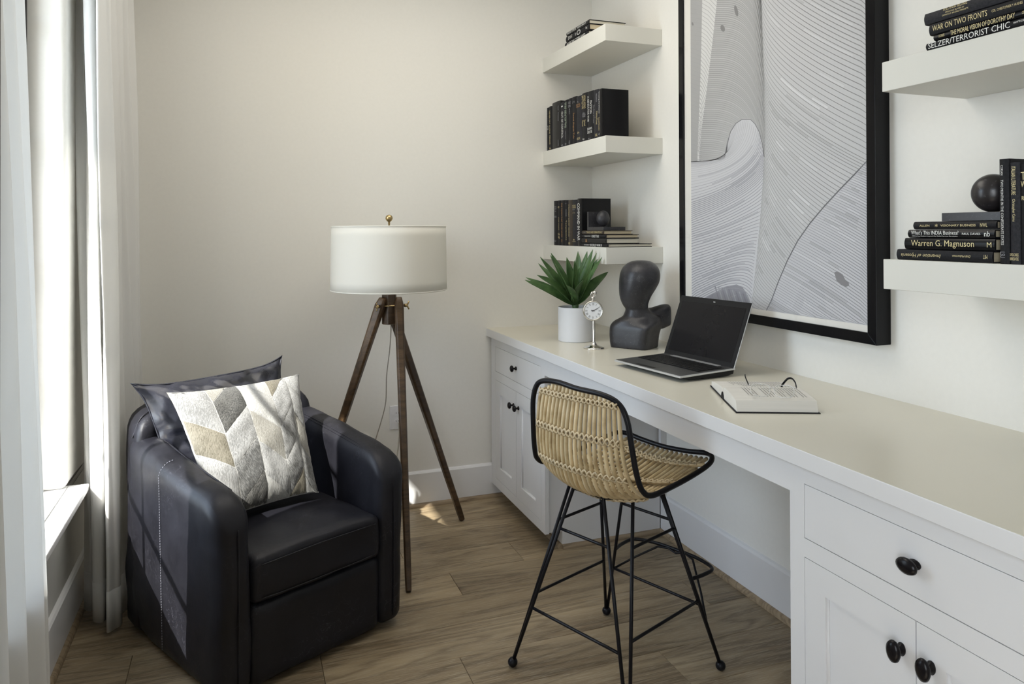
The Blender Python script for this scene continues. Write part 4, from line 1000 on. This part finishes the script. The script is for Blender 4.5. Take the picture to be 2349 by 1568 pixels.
def stack(items, zs, sx, grp, ynear_px=None):
    z = zs
    for (pl, pr__, d, t, cov, page, lab, tt) in items:
        ya = at(pl, 560, 'x', sx).y; yb = at(pr__, 560, 'x', sx).y
        # lying: local -z -> -y ; loc at (spine, far y, z); rotation -90 about x maps z->+y, y->-z
        h = ya-yb
        book('book', (sx, yb, z), t, h, d, lab, grp, cover=cov, page=page, lying=True, titles=tt)
        z += t+.0004
    return z
G4 = 'lying books on the lowest corner shelf'
xa = -.288
ztop = stack([
 (X3(845), X3(1283), .235, .0165, 'book_black', 'pages_white', 'bottom book of the lying stack, ENCYCLOPEDIA OF WORLD WAR II', [('ENCYCLOPEDIA OF', .12, .33, .3, .65, 'white_ink'), ('WORLD WAR II', .35, .80, .12, .85, 'white_ink'), ('A', .86, .93, .3, .7, 'grey_ink', 'hor')][:2]),
 (X3(845), X3(1252), .176, .0255, 'book_gloss', 'pages_white', 'thick book second from the bottom of the lying stack, white page edges', [('&', .18, .26, .2, .8, 'orange_ink')]),
 (X3(845), X3(1250), .176, .0175, 'book_black', 'pages', 'third book up in the lying stack, white title', [('MICHAEL WHITE', .15, .40, .35, .65, 'white_ink'), ('ROBUST TALK', .45, .75, .15, .85, 'white_ink')]),
 (X3(850), X3(1210), .155, .0185, 'book_brown', 'pages', 'top book of the lying stack, brown spine with gold title under the stone bookend', [('NEW', .10, .20, .4, .6, 'grey_ink'), ('TRADE AND OPERATIONS', .24, .95, .25, .75, 'gold')]),
], ZT[2], xa, G4)
# stone bookend on top of that stack
yb_ = at(X3(1205), 500, 'x', -.284).y; ya_ = at(X3(930), 500, 'x', -.284).y
be = root('stone_bookend', (-.284, ya_, ztop), 0, 'black stone bookend with a faceted pebble, on the lying books of the corner shelf', 'bookend')
ln = ya_-yb_
MB().box((0, -ln, 0), (.118, 0, .0165)).build('base', 'stone', parent=be, bevel=.0012)
MB().box((0, -.016, .0165), (.105, 0, .092)).build('upright_slab', 'stone', parent=be, bevel=.0012)
mb = MB(); mb.ball((0, 0, 0), 1, 14, 10)
vs = []
for v in mb.v:
    v = Vector(v); k_ = 1+.18*max(0, -v.x-.55)+.22*max(0, v.z-.6); vs.append((.062+v.x*.033*k_, -.052+v.y*.030, .058+v.z*.040*(1 if v.z > 0 else .98)))
mb.v = vs; mb.build('pebble', 'stone', parent=be, smooth=True)
# top corner shelf
X1 = lambda v: 1200+v/5.807
G5 = 'lying books on the topmost corner shelf'
stack([
 (X1(572), X1(880), .150, .026, 'book_black', 'pages_white', 'lowest book on the topmost corner shelf, AARON COPLAND on the spine', [('AARON COPLAND', .10, .90, .25, .8, 'white_ink')]),
 (X1(585), X1(895), .212, .030, 'book_black', 'pages', 'middle book on the topmost corner shelf, with a white disc on its spine', [('TROPIC', .12, .30, .2, .8, 'white_ink', 'hor'), ('Thomas', .42, .47, .2, .8, 'white_ink'), ('O', .50, .66, .08, .92, 'white_ink'), ('k', .88, .95, .3, .7, 'white_ink')]),
 (X1(592), X1(890), .205, .021, 'book_gloss', 'pages_white', 'thin uppermost book on the topmost corner shelf, white page edges', [('RADIO STATE', .06, .46, .3, .75, 'white_ink'), ('ADRIAN BRIGHT', .52, .90, .35, .7, 'white_ink')]),
], ZT[0], -.287, G5)
# right upper shelf, read left to right in the photo = along -y
G6 = 'lying books on the upper right shelf'
def lying_px(items, zs, sx, grp, py):
    z = zs
    for (pl, ln_, d, t, cov, page, lab, tt) in items:
        ya = at(pl, py, 'x', sx).y
        book('book', (sx, ya-ln_, z), t, ln_, d, lab, grp, cover=cov, page=page, lying=True, titles=tt); z += t+.0004
    return z
lying_px([
 (2125.5, .268, .16, .0185, 'book_black', 'pages', 'bottom book of the upper right shelf, SELZER / TERRORIST CHIC', [('SELZER/TERRORIST CHIC', .03, .80, .12, .88, 'white_ink'), ('HAWTHORN', .83, .93, .3, .55, 'white_ink')]),
 (2143, .262, .15, .0155, 'book_gloss', 'pages', 'thin book titled THE MORAL VISION OF DOROTHY DAY, second from the bottom', [('O\'CONNOR', .06, .12, .25, .7, 'gold'), ('THE MORAL VISION OF DOROTHY DAY', .18, .78, .12, .88, 'gold'), ('CROSSROAD', .84, .94, .25, .65, 'gold')]),
 (2133, .272, .16, .0285, 'book_black', 'pages', 'thick book titled WAR ON TWO FRONTS in bold gold letters', [('WAR ON TWO FRONTS', .04, .56, .24, .72, 'gold'), ('COL. CHRISTOPHER P. HUGHES', .60, .86, .36, .56, 'gold'), ('P', .90, .95, .3, .7, 'gold')]),
 (2122, .272, .16, .0295, 'book_grey', 'pages', 'topmost book of the upper right shelf, SOLUTION SELLING in small gold capitals', [('SOLUTION SELLING', .20, .43, .10, .28, 'gold'), ('CREATING BUYERS IN', .22, .40, .38, .50, 'gold'), ('DIFFICULT SELLING MARKETS', .19, .44, .58, .70, 'gold'), ('MICHAEL T. BOSWORTH', .62, .90, .12, .24, 'gold')]),
], ZT[1], -.3045, G6, 100)
G7 = 'lying books on the lower right shelf'
X5 = lambda v: 2000+v/4.355
zt4 = lying_px([
 (X5(253), .262, .165, .0275, 'book_black', 'pages', 'bottom book of the lower right shelf, upside-down INVENTION OF HYSTERIA', [('Invention of Hysteria', .06, .50, .30, .72, 'gold', 'flip', 'it'), ('Didi-Huberman', .62, .80, .40, .60, 'gold', 'flip', 'it'), ('MIT', .92, .96, .3, .65, 'gold', 'flip')]),
 (X5(332), .243, .16, .0290, 'book_gloss', 'pages', 'book titled Warren G. Magnuson in large cream letters', [('Warren G. Magnuson', .09, .80, .18, .86, 'gold'), ('SCATES', .035, .075, .05, .95, 'gold', 'hor'), ('America', .86, .90, .2, .8, 'gold'), ('W', .93, .97, .25, .7, 'gold')][0:1]+[('M', .93, .975, .3, .7, 'gold')]),
 (X5(367), .232, .15, .0205, 'book_gloss', 'pages', 'book titled What\'s This INDIA Business, third up on the lower right shelf', [("What's This INDIA Business?", .05, .62, .12, .62, 'white_ink'), ('Offshoring, Outsourcing and the Global Services Revolution', .06, .61, .72, .88, 'white_ink'), ('PAUL DAVIES', .66, .86, .38, .64, 'white_ink'), ('nb', .90, .96, .2, .8, 'white_ink')]),
 (X5(422), .220, .15, .0195, 'book_black', 'pages', 'book titled VISIONARY BUSINESS, just under the dark marble base', [('ALLEN', .09, .22, .38, .64, 'gold'), ('*', .29, .325, .30, .70, 'gold'), ('VISIONARY BUSINESS', .36, .78, .38, .64, 'gold'), ('NWL', .83, .91, .28, .72, 'gold')]),
], ZT[2], -.29, G7, 560)
yb1 = at(X5(697), 500, 'x', -.280).y
bb = root('ball_bookend', (-.280, yb1, zt4), 0, 'polished dark stone ball on a slab, on the lying books beside the upright ones', 'bookend')
MB().box((0, -.152, 0), (.115, 0, .0205)).build('base', 'stone_polish', parent=bb, bevel=.001)
bcx = -.225; bc = at(2278, 429, 'x', bcx)
MB().ball((bcx+.280, bc.y-yb1, .0205+.0455), .0455, 36, 24).build('ball', 'stone_polish', parent=bb, smooth=True)
G8 = 'upright books on the lower right shelf'
yu = at(X5(1273), 560, 'x', -.296).y
for i, (t, h, cov, lab, tt) in enumerate([
 (.0245, .236, 'book_black', 'tall upright book TWO MONTHS IN THE CONFEDERATE STATES beside the stone ball', [('CORSAN', .06, .155, .30, .52, 'white_ink'), ('TWO MONTHS IN THE CONFEDERATE STATES', .20, .82, .30, .54, 'white_ink'), ('LSU', .885, .94, .2, .65, 'grey_ink')]),
 (.0240, .226, 'book_grey', 'upright book titled ITALIAN LITERATURE by Christopher Cairns', [('ITALIAN LITERATURE', .04, .32, .28, .66, 'gold'), ('Christopher Cairns', .36, .58, .28, .62, 'gold'), ('DAVID & CHARLES', .89, .92, .1, .9, 'gold', 'hor'), ('BARNES & NOBLE', .93, .96, .1, .9, 'gold', 'hor')]),
 (.034, .221, 'book_black', 'rightmost upright book, gothic gold letters cut off by the picture edge', [('The', .08, .16, .1, .9, 'gold', 'hor'), ('World', .17, .23, .1, .9, 'gold', 'hor'), ('REVISED', .32, .36, .15, .9, 'gold', 'hor'), ('D', .90, .93, .3, .5, 'gold', 'hor')]),
 (.030, .215, 'book_gloss', 'upright black book at the far right, beyond the gothic-lettered one', [])]):
    book('book', (-.296, yu, ZT[2]), t, h, .165, lab, G8, cover=cov, titles=tt); yu -= t+.0006

# ============================================================ DESK THINGS
ZD = .9147
# agave
PC_ = Vector((-.388, -.592, ZD)); pr0 = .0835
pt = root('potted_agave', tuple(PC_), 0, 'green agave in a white cylinder pot on the desk', 'plant')
prof_ = [(0, 0), (pr0-.003, 0), (pr0, .003), (pr0, .160), (pr0-.001, .1625), (pr0-.004, .1625), (pr0-.005, .16), (pr0-.005, .125), (0, .125)]
MB().lathe(prof_, 56).build('pot', 'ceramic', parent=pt, smooth=False, bevel=.0005)
MB().lathe([(0, .120), (pr0-.006, .120), (pr0-.006, .1265), (0, .130)], 32).build('filler', 'soil', parent=pt)
MB().lathe([(.013, .11), (.015, .13), (.0135, .150), (.016, .165), (.012, .19), (0, .2)], 14).build('stem', 'leaf', parent=pt, smooth=True)
def agave_leaf(tip, wmax, bend, roll=0.):
    base = Vector((0, 0, .165)); tip = Vector(tip); ax = tip-base; Ln = ax.length; out_ = Vector((ax.x, ax.y, 0)); 
    if out_.length < 1e-4: out_ = Vector((0, -1, 0))
    out_.normalize(); side = Vector((-out_.y, out_.x, 0)); nrm_ = ax.cross(side).normalized()
    if nrm_.z < 0 and abs(nrm_.z) > .2: nrm_ = -nrm_
    cd_ = (CO-PC_).normalized(); nq = nrm_*.5+cd_*.62; nq -= ax.normalized()*nq.dot(ax.normalized()); nrm_ = nq.normalized(); side = nrm_.cross(ax).normalized()
    mb = MB(); nu, nv = 16, 7
    def fn(u, v):
        w = wmax*1.32*(math.sin(PI*min(1, (u**.85*.80+.20))))**.75 if u < .999 else 0.0006
        w = max(w, .0006)
        if u < .18: w = lerp(.010, w, u/.18)
        a = 2*v-1
        p = base+ax*u + Vector((0, 0, -1))*bend*Ln*math.sin(PI*u)*-1 + out_*(bend*.3*Ln*math.sin(PI*u))
        if u > .9: p += Vector((0, 0, .10*(u-.9)*Ln))
        return tuple(p+side*a*w*.5*(1-.06*a*a)+nrm_*(abs(a)**1.8*w*.16))
    mb.grid(fn, nu, nv); return mb.build('leaf', 'leaf', parent=pt, smooth=True, fix=False, solid=.0018)
def ltip(px, py, dy, w, bend=.06, roll=0.):
    p = at(px, py, 'y', PC_.y+dy)
    if p.z > 1.26 and p.x > -.325: p = at(px, py, 'x', -.326)
    p = p-PC_; agave_leaf(tuple(p), w, bend, roll)
for a in [(1204, 643, .00, .040, .03), (1206, 637, .06, .034, .05), (1232, 632, -.08, .048, .07), (1239, 590, .02, .040, .02), (1264, 581, .06, .040, .04), (1262, 586, -.02, .036, .05), (1274, 606, -.10, .054, .06),
          (1300, 591, .02, .050, .02), (1326, 577, .10, .034, .02), (1328, 583, .03, .054, 0), (1347, 577, .08, .042, .02), (1360, 573, .02, .046, .03), (1369, 581, .10, .030, .04), (1371, 595, -.05, .050, .04),
          (1381, 591, .05, .038, .03), (1395, 624, -.07, .052, .06), (1331, 612, -.09, .055, .03), (1338, 643, -.15, .056, .10), (1300, 655, -.16, .040, .10), (1372, 600, .12, .036, .04), (1235, 605, .12, .034, .04), (1350, 600, -.02, .044, .02), (1318, 598, .0, .046, .01)]:
    ltip(*a)
# watch stand
WC = at(1365, 800, 'z', ZD)+Vector((0, .012, 0)); fd = (Vector((CX, CY, 0))-Vector((WC.x, WC.y, 0))).normalized(); rt_ = Vector((-fd.y, fd.x, 0))
wa = math.atan2(fd.y, fd.x)+PI/2+.12
WSC = 1
ws = root('watch_stand', tuple(WC), wa, 'polished nickel stand holding a round pocket watch with roman numerals', 'clock')
MB().lathe([(0, 0), (.046, 0), (.047, .004), (.040, .008), (.030, .011), (.016, .016), (.009, .026), (.006, .032), (.0065, .10), (.0055, .195), (.0035, .235), (0, .236)], 32).build('stand', 'chrome', parent=ws, smooth=True)
MB().tube(catmull([(0, 0, .225), (.0, -.002, .245), (-.004, -.008, .254), (-.010, -.014, .252), (-.014, -.017, .245)], 5), .003, 8).ball((.004, -.003, .249), .0105, 16, 10).build('hook', 'chrome', parent=ws, smooth=True, weld=False)
wt_ = bpy.data.objects.new('pocket_watch', None)
cz = .172; WS_ = 1.14; rX = Matrix.Rotation(PI/2, 4, 'X') @ Matrix.Scale(1.14, 4); wy = -.020
cs = MB().lathe([(0, -.012), (.030, -.012), (.0385, -.007), (.0400, 0), (.0385, .005), (.035, .0075), (.0345, .006), (0, .006)], 40, mtx=rX, origin=(-.006, wy, cz)).build('watch_case', 'chrome', parent=ws, smooth=True)
MB().lathe([(.0, .0064), (.0335, .0064), (.0335, .0060)], 40, mtx=rX, origin=(-.006, wy, cz)).build('dial', 'clock_face', parent=cs)
MB().tube([(-.006+.0416*math.cos(a), wy-.0080, cz+.0416*math.sin(a)) for a in np.linspace(0, 2*PI, 41)[:-1]], .002, 6, closed=True).build('bezel', 'chrome', parent=cs, smooth=True)
MB().lathe([(.004, 0), (.004, .008), (.0065, .010), (.0065, .016), (0, .018)], 12, origin=(-.006, wy, cz+.044)).build('crown', 'chrome', parent=cs, smooth=True)
MB().tube([(-.006+.0105*math.cos(a), wy, cz+.068+.011*math.sin(a)) for a in np.linspace(0, 2*PI, 21)[:-1]], .0014, 6, closed=True).build('bow', 'chrome', parent=cs, smooth=True)
for k_, n_ in enumerate(['XII', 'I', 'II', 'III', 'IIII', 'V', 'VI', 'VII', 'VIII', 'IX', 'X', 'XI']):
    a = PI/2-k_*PI/6; c = Vector((-.006+.029*math.cos(a), wy-.0076, cz+.029*math.sin(a))); up_ = Vector((math.cos(a), 0, math.sin(a))); rr = Vector((math.sin(a), 0, -math.cos(a))); w_ = sum(.0016 if c_ == 'I' else .0040 for c_ in n_)-.0006
    put_text(n_, tuple(c-rr*w_/2-up_*.0045), rr, up_, w_*1.15, .0105, 'text_ink', cs, 'numeral')
for ang, l_, w_ in ((PI/2-2.1*PI/6, .024, .0013), (PI/2+PI*.42, .009, .0016)):
    d_ = Vector((math.cos(ang), 0, math.sin(ang))); c = Vector((-.006, wy-.0084, cz)); MB().tube([c-d_*.006, c+d_*l_], w_, 6).build('hand', 'text_ink', parent=cs)
# bust
P1, P2_, P3_ = Vector((-.337, -.832, ZD)), Vector((-.248, -.972, ZD)), Vector((-.124, -.929, ZD))
wv_ = (P2_-P1).normalized(); dv_ = Vector((-wv_.y, wv_.x, 0)); bc_ = P1+wv_*.083+dv_*.066
def px_on(px, py):      # lateral coordinate of an image point on the upright plane through the bust centre facing the camera
    n = Vector((CF.x, CF.y, 0)).normalized(); d = ray(px, py); t = (bc_-CO).dot(n)/d.dot(n); p = CO+d*t; return p
latd = Vector((CR.x, CR.y, 0)).normalized(); dep = Vector((-latd.y, latd.x, 0))
B6 = lambda v: 1190+v/5.808
C6 = lambda v: 560+v/5.808
sil = [(217, 1560, 1700, .035), (228, 1500, 1755, .052), (250, 1450, 1800, .066), (300, 1392, 1850, .084), (350, 1365, 1872, .094), (400, 1350, 1880, .098), (460, 1342, 1876, .098), (520, 1338, 1860, .095), (600, 1337, 1815, .088), (680, 1343, 1765, .078), (740, 1358, 1738, .070), (790, 1378, 1722, .062), (830, 1402, 1718, .056), (850, 1424, 1724, .052),
       (880, 1424, 1742, .053), (905, 1414, 1772, .056), (925, 1402, 1830, .060), (960, 1370, 1905, .070), (990, 1292, 1930, .082), (1012, 1236, 1955, .09), (1040, 1200, 1962, .095), (1080, 1181, 1950, .098), (1120, 1175, 1930, .098), (1200, 1173, 1905, .096), (1300, 1180, 1893, .094), (1370, 1193, 1888, .092), (1385, 1196, 1887, .091)]
mb = MB(); rings = 40; vs = []
for (yy, l, r_, dh) in sil:
    a = px_on(B6(l), C6(yy)); b_ = px_on(B6(r_), C6(yy)); c = (a+b_)/2; hw = (b_-a).length/2
    z = max(c.z, ZD); body = yy > 980
    e = (.30 if yy > 1060 else min(.75, .30+.35*(1060-yy)/80)) if yy > 905 else (.85 if yy > 860 else .95)
    for j in range(rings):
        th = 2*PI*j/rings; ca_, sa_ = math.cos(th), math.sin(th)
        k_ = 0 if not body else 1
        kb_ = min(1, max(0, (yy-905)/190)); kb_ = kb_*kb_*(3-2*kb_)
        if yy > 905:   # rectangular plan, corner towards the camera
            # silhouette width of a rotated rounded rectangle: build in (w,d) frame
            pw = math.copysign(abs(ca_)**e, ca_); pd = math.copysign(abs(sa_)**e, sa_)
            q = wv_*pw*.086+dv_*pd*.070
            # scale so its lateral extent matches
            ext = abs(wv_.dot(latd))*.086+abs(dv_.dot(latd))*.070
            q *= hw/ext*1.0
            el = latd*math.copysign(abs(ca_)**.9, ca_)*hw+dep*math.copysign(abs(sa_)**.9, sa_)*min(dh, .085)
            p = c+el.lerp(q, kb_) if kb_ < 1 else c+q
        else:
            p = c+latd*math.copysign(abs(ca_)**e, ca_)*hw+dep*math.copysign(abs(sa_)**e, sa_)*dh
        vs.append((p.x, p.y, z))
fs = []
for i in range(len(sil)-1):
    for j in range(rings): fs.append((i*rings+j, i*rings+(j+1) % rings, (i+1)*rings+(j+1) % rings, (i+1)*rings+j))
fs += [tuple(range(rings)), tuple((len(sil)-1)*rings+j for j in range(rings))[::-1]]
mb.add(vs, fs)
# far shoulder: a stub rising beside the neck, undercut below
SH = [(x_, (a_+b_)/2, (b_-a_)/2, d_) for x_, a_, b_, d_ in ((1740, 905, 1060, .048), (1800, 893, 1085, .050), (1860, 868, 1100, .047), (1915, 850, 1100, .044), (1960, 842, 1084, .041), (1990, 842, 1068, .038), (2016, 850, 1056, .033), (2038, 876, 1042, .024))]
vs = []; m_ = 20
for (xx, yy, hh, dh) in SH:
    c = px_on(B6(xx), C6(yy))+dep*.030; up_ = (px_on(B6(xx), C6(yy-hh))-c).length
    for j in range(m_):
        th = 2*PI*j/m_; p = c+Vector((0, 0, 1))*math.copysign(abs(math.sin(th))**.6, math.sin(th))*up_*1.06+dep*math.copysign(abs(math.cos(th))**.75, math.cos(th))*dh
        vs.append(tuple(p))
fs = [(i*m_+j, i*m_+(j+1) % m_, (i+1)*m_+(j+1) % m_, (i+1)*m_+j) for i in range(len(SH)-1) for j in range(m_)]+[tuple(range(m_))[::-1], tuple((len(SH)-1)*m_+j for j in range(m_))]
mb.add(vs, fs)
bo = mb.build('bust_sculpture', 'stone', smooth=True, weld=False, loc=(bc_.x, bc_.y, ZD))
md = bo.modifiers.new('remesh', 'REMESH'); md.mode = 'VOXEL'; md.voxel_size = .0042; md.use_smooth_shade = True
md = bo.modifiers.new('smooth', 'SMOOTH'); md.iterations = 6; md.factor = .5
tag(bo, 'faceless black stone bust with an egg-shaped head on the desk', 'sculpture')
# laptop
LA, LB, LD_ = Vector((-.530, -1.246, ZD)), Vector((-.479, -1.638, ZD)), Vector((-.222, -1.591, ZD))
lw_ = (LB-LA).normalized(); la = math.atan2(lw_.y, lw_.x)
lt = root('laptop', tuple(LA), la, 'open black and silver laptop with a dark screen on the desk', 'laptop')
# local: x along the front edge (towards the camera side), y towards the wall
LWD, LDP = .385, .258
MB().prism([(.006, .0150), (.045, .005), (LDP-.04, .002), (LDP-.006, .008), (LDP-.002, .024), (.002, .0185)], 0, .004, LWD-.004).build('base_tray', 'laptop_black', parent=lt, bevel=.002)
MB().prism([(0, .0155), (0, .0205), (.004, .0225), (LDP, .0285), (LDP, .022)], 0, 0, LWD).build('trim_band', 'laptop_silver', parent=lt, bevel=.0015)
def deckz(y): return .0228+(.0285-.0225)*y/LDP
top = Matrix.Translation((0, 0, .0228)) @ Matrix.Rotation(math.atan2(.006, LDP), 4, 'X')
dk = MB().box((.005, .006, -.0010), (LWD-.005, LDP-.006, .0006), top).build('palm_rest', 'laptop_grey', parent=lt)
kb = MB().box((.018, .100, .0004), (LWD-.018, .222, .0011), top).build('keyboard', 'laptop_black', parent=lt)
for r_ in range(6):
    n_ = 15 if r_ < 5 else 11; w_ = (LWD-.042)/n_
    for c in range(n_):
        x0 = .021+c*w_; y0 = .217-(r_+1)*.0193
        ww = w_-.003
        MB().box((x0, y0, .0011), (x0+ww, y0+.0165, .0032), top).build('key', 'laptop_black', parent=kb, fix=False)
MB().box((.118, .028, .0006), (.222, .086, .0009), top).build('touchpad', 'laptop_grey', parent=lt)
MB().box((.118, .012, .0004), (.222, .026, .0012), top).build('touchpad_buttons', 'laptop_black', parent=lt, bevel=.0006)
MB().box((.06, .228, .0006), (LWD-.06, .246, .0016), top).build('hinge_strip', 'laptop_silver', parent=lt)
lid = Matrix.Translation((0, LDP-.010, .024)) @ Matrix.Rotation(math.radians(-22), 4, 'X')
LH = .252
ld = MB().box((.0, 0.0, .002), (LWD, .006, LH), lid).build('lid', 'laptop_silver', parent=lt, bevel=.004)
MB().box((.0, -.0028, .003), (LWD-.0015, .003, LH+.0008), lid).build('bezel', 'laptop_black', parent=ld, bevel=.0015)
MB().box((.018, -.0033, .022), (LWD-.018, -.0027, LH-.022), lid).build('screen', 'screen', parent=ld)
MB().box((LWD/2-.001, -.0034, LH-.013), (LWD/2+.009, -.0028, LH-.0105), lid).build('camera_light', 'white_ink', parent=ld)
# open book
BA, BB = Vector((-.566, -2.047, ZD)), Vector((-.347, -2.143, ZD))
bu = (BB-BA).normalized(); ba = math.atan2(bu.y, bu.x)
ob = root('open_book', tuple(BA), ba, 'open hardback lying face up on the desk with its white pages showing', 'book')
# local: x along the spine direction, y from near cover edge towards the gutter and beyond
BL_ = .239; GT = .183
MB().box((0, 0, 0), (BL_, GT-.012, .0028)).build('cover_board', 'book_black', parent=ob, bevel=.0008)
MB().box((0, GT+.012, 0), (BL_, GT+.175, .0028), Matrix.Rotation(math.radians(0.5), 4, 'X')).build('cover_board', 'book_black', parent=ob, bevel=.0008)
MB().prism([(GT-.014, .0005), (GT+.014, .0005), (GT+.012, .012), (GT+.004, .022), (GT-.004, .022), (GT-.012, .012)], 0, 0.001, .004).box((0.001, GT-.014, .0), (BL_, GT+.014, .003)).build('spine', 'book_black', parent=ob, weld=False)
near = [(.006, .003), (.020, .0325), (.040, .0350), (.080, .0372), (.120, .0392), (.150, .0400), (.168, .0385), (.177, .033), (.181, .024), (.182, .003)]
far = [(.184, .003), (.185, .024), (.190, .0305), (.200, .0335), (.222, .0335), (.262, .0305), (.300, .0270), (.335, .0235), (.348, .0215), (.355, .003)]
def page_block(pf, nm): return MB().prism([(p[0], p[1]) for p in pf], 0, .004, BL_-.004).build(nm, 'paper', parent=ob, bevel=.0006)
page_block(near, 'page_block'); page_block(far, 'page_block')
def top_z(pf, y):
    q = [p for p in pf if p[1] > .01]; q = sorted(q)
    for a, b_ in zip(q, q[1:]):
        if a[0] <= y <= b_[0]: return lerp(a[1], b_[1], (y-a[0])/(b_[0]-a[0]))
    return q[0][1]
tr_ = random.Random(4)
mb = MB()
for (pf, ya, yb, x0, x1) in ((near, .050, .168, .055, .225), (far, .208, .325, .050, .222)):
    nl_ = 20
    for i in range(nl_):
        x = lerp(x0, x1, i/nl_)
        if tr_.random() < .10: continue
        y = yb; end = lerp(ya, yb, tr_.random()*.5 if tr_.random() < .25 else .02)
        while y > end:
            w_ = .004+tr_.random()*.011; y2 = max(end, y-w_)
            z0_, z1_ = top_z(pf, y)+.0007, top_z(pf, y2)+.0007
            mb.add([(x, y, z0_), (x+.0016, y, z0_), (x+.0016, y2, z1_), (x, y2, z1_)], [(0, 1, 2, 3)]); y = y2-.0018
mb.build('printed_text', 'text_ink', parent=ob, weld=False, fix=False, kind='stuff')
# spectacles on the pages
gl_o = ob.matrix_basis if False else (Matrix.Translation(BA) @ Matrix.Rotation(ba, 4, 'Z'))
zg = ZD+.041
GL = at(1717, 896, 'z', zg+.012); GR = at(1827, 900, 'z', zg+.016)
gx = (GR-GL); gx.z = 0; gw = gx.length; gx.normalize(); gy = Vector((-gx.y, gx.x, 0)); ga = math.atan2(gx.y, gx.x)
gs = root('eyeglasses', (GL.x, GL.y, zg), ga, 'clear-framed eyeglasses with black temples resting on the open book', 'eyeglasses')
tilt = math.radians(-38)
def gp(x, z): return (x, -z*math.sin(tilt)*-1 if False else z*math.sin(-tilt)*1.0*1 - .018, .002+z*math.cos(tilt))
def lens_pts(cx): 
    pts = []
    for a in np.linspace(0, 2*PI, 33)[:-1]:
        ca_, sa_ = math.cos(a), math.sin(a); w_ = gw*.205; h_ = .0195
        x = cx+w_*math.copysign(abs(ca_)**.7, ca_)*(1+.06*sa_); z = .0205+h_*math.copysign(abs(sa_)**.75, sa_); pts.append(gp(x, z))
    return pts
fr = MB()
for cx in (gw*.25, gw*.75): fr.tube(lens_pts(cx), .0015, 8, closed=True)
fr.tube(catmull([gp(gw*.455, .026), gp(gw*.48, .030), gp(gw*.52, .030), gp(gw*.545, .026)], 4), .0019, 8)
for sx_, cx in ((-1, gw*.045), (1, gw*.955)): fr.tube([gp(cx, .033), gp(cx+sx_*gw*.045, .035)], .0026, 8)
fr.build('frame', 'acetate', parent=gs, smooth=True, weld=False)
for cx in (gw*.25, gw*.75):
    lp_ = lens_pts(cx); MB().add(lp_, [tuple(range(len(lp_)))]).build('lens', 'lens', parent=gs, fix=False)
h0, h1 = Vector(gp(0, .035)), Vector(gp(gw, .035))
MB().tube(catmull([h0, h0+Vector((-.004, .022, .004)), h0+Vector((-.010, .055, .010)), h0+Vector((-.012, .075, .014))], 5), .0028, 8, flat=(1, .6)).build('temple', 'black_gloss', parent=gs, smooth=True)
MB().tube(catmull([h1, h1+Vector((-.002, .030, .008)), h1+Vector((-.010, .065, .013)), h1+Vector((-.022, .075, .010)), h1+Vector((-.036, .070, -.006)), h1+Vector((-.040, .066, -.014))], 5), .0030, 8, flat=(1, .6)).build('temple', 'black_gloss', parent=gs, smooth=True)
